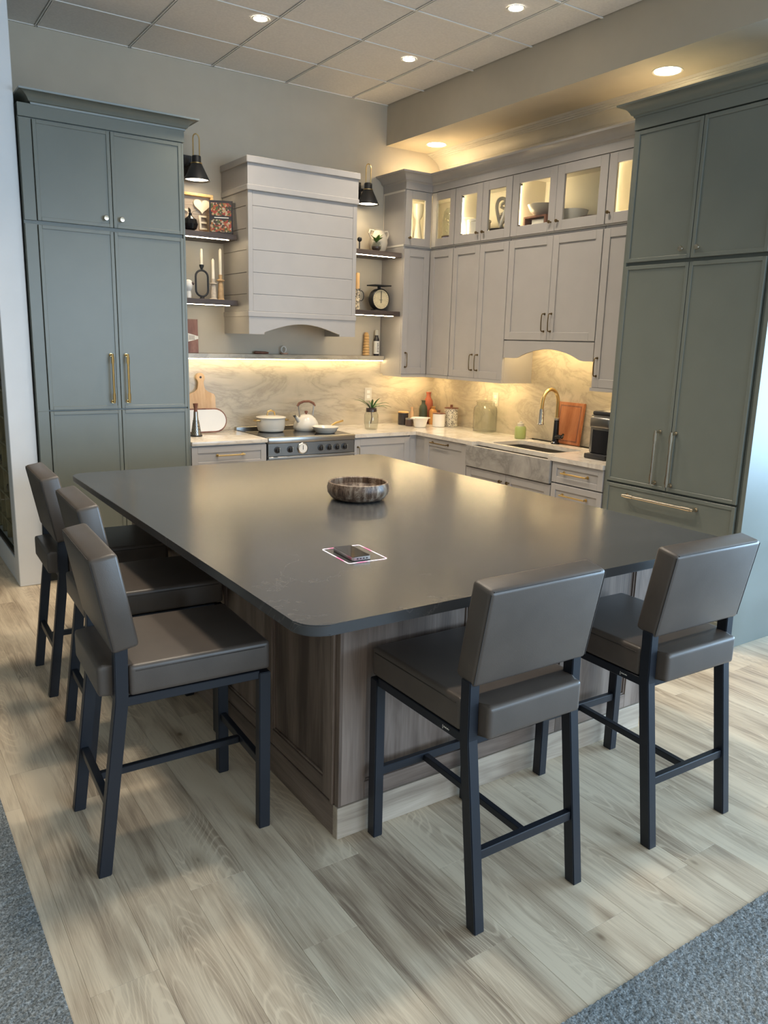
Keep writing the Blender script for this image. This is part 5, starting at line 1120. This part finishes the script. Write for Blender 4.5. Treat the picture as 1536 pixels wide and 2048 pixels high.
pl_ = lathe_thing('plate_stack', 'stack of dark brown plates at the right of the widest glazed cabinet', 'plates', -0.200, -2.060, ZG, [(0, 0), (0.07, 0), (0.118, 0.018), (0.118, 0.026), (0.112, 0.028), (0.120, 0.040), (0.120, 0.048), (0.112, 0.050), (0.120, 0.062), (0.120, 0.070), (0.11, 0.074), (0.06, 0.062), (0, 0.060)], BROWNC)
rv = lathe_thing('ribbed_cup', 'white ribbed cup behind the dark plates in the widest glazed cabinet', 'cup', -0.075, -2.175, ZG, [(0, 0), (0.04, 0), (0.046, 0.01), (0.050, 0.20), (0.046, 0.20), (0.04, 0.02), (0, 0.012)], CER)
lathe_thing('round_vase', 'small cream round vase in the single-door glazed cabinet', 'vase', -0.16, -2.50, ZG, [(0, 0), (0.03, 0), (0.055, 0.04), (0.06, 0.085), (0.04, 0.125), (0.018, 0.14), (0.02, 0.155), (0, 0.15)], CREAM)

# ------------------------------------------------------------------ glazed display behind the column
dk = thing('display_case', 'black framed glass display of oak wine racking beyond the white column', 'display case', (-3.78, 0.6, 0))
MB().box(-3.820, -3.68, -0.454, 2.3, 0.0, 0.160, 0.003).build('curb', COLP, dk, smooth=False)
for yy in (-0.45, 2.26): MB().box(-3.812, -3.785, yy, yy+0.035, 0.162, 3.3).build('frame_post', BLACKM, dk, smooth=False)
MB().box(-3.812, -3.785, -0.415, 2.26, 1.30, 1.335).build('frame_rail', BLACKM, dk, smooth=False)
MB().box(-3.812, -3.785, -0.415, 2.26, 0.162, 0.180).build('frame_rail', BLACKM, dk, smooth=False)
for za, zb in ((0.18, 1.30), (1.335, 3.3)): MB().box(-3.800, -3.796, -0.415, 2.26, za, zb).build('pane', TINTG, dk, smooth=False)
MB().box(-3.680, -3.665, 0.13, 2.49, 0.0, 3.6).build('back_board', RACKW, dk, smooth=False); MB().box(-3.680, -3.664, -0.452, 0.13, 0.16, 3.3).build('back_board', RACKW, dk, smooth=False)
for k in range(9): MB().box(-3.775, -3.682, -0.42, 2.24, 0.30+k*0.19, 0.315+k*0.19).build('rack_shelf', RACKW, dk, smooth=False)
for k in range(12): MB().box(-3.770, -3.74, -0.30+k*0.22, -0.275+k*0.22, 0.165, 2.0).build('rack_upright', RACKW, dk, smooth=False)
for k in range(10):
    MB().tube([(-3.725, -0.2+k*0.22, 0.352+0.19*(k % 4)), (-3.725, -0.08+k*0.22, 0.352+0.19*(k % 4))], 0.034, 10).build('bottle', BROWNC if k % 2 else DARKC, dk)

# ------------------------------------------------------------------ plant at the right edge
pp_ = thing('floor_plant', 'dark leaved floor plant at the right edge by the green end panel', 'plant', (-0.30, -4.10, 0))
MB().lathe([(0, 0), (0.13, 0), (0.16, 0.30), (0.165, 0.32), (0.15, 0.32), (0.145, 0.28), (0, 0.27)], (-0.30, -4.10, 0), 28).build('pot', DARKC, pp_)
for k in range(16):
    a = 2.0 + k*0.72
    leaf(MB(), (-0.30, -4.10, 0.28), (math.cos(a), math.sin(a), 0), 0.34+0.12*(k % 3), 0.035+0.01*(k % 2), 0.9+0.2*(k % 3), 1.6+0.35*(k % 4), 9).build('leaf', LEAFD, pp_)
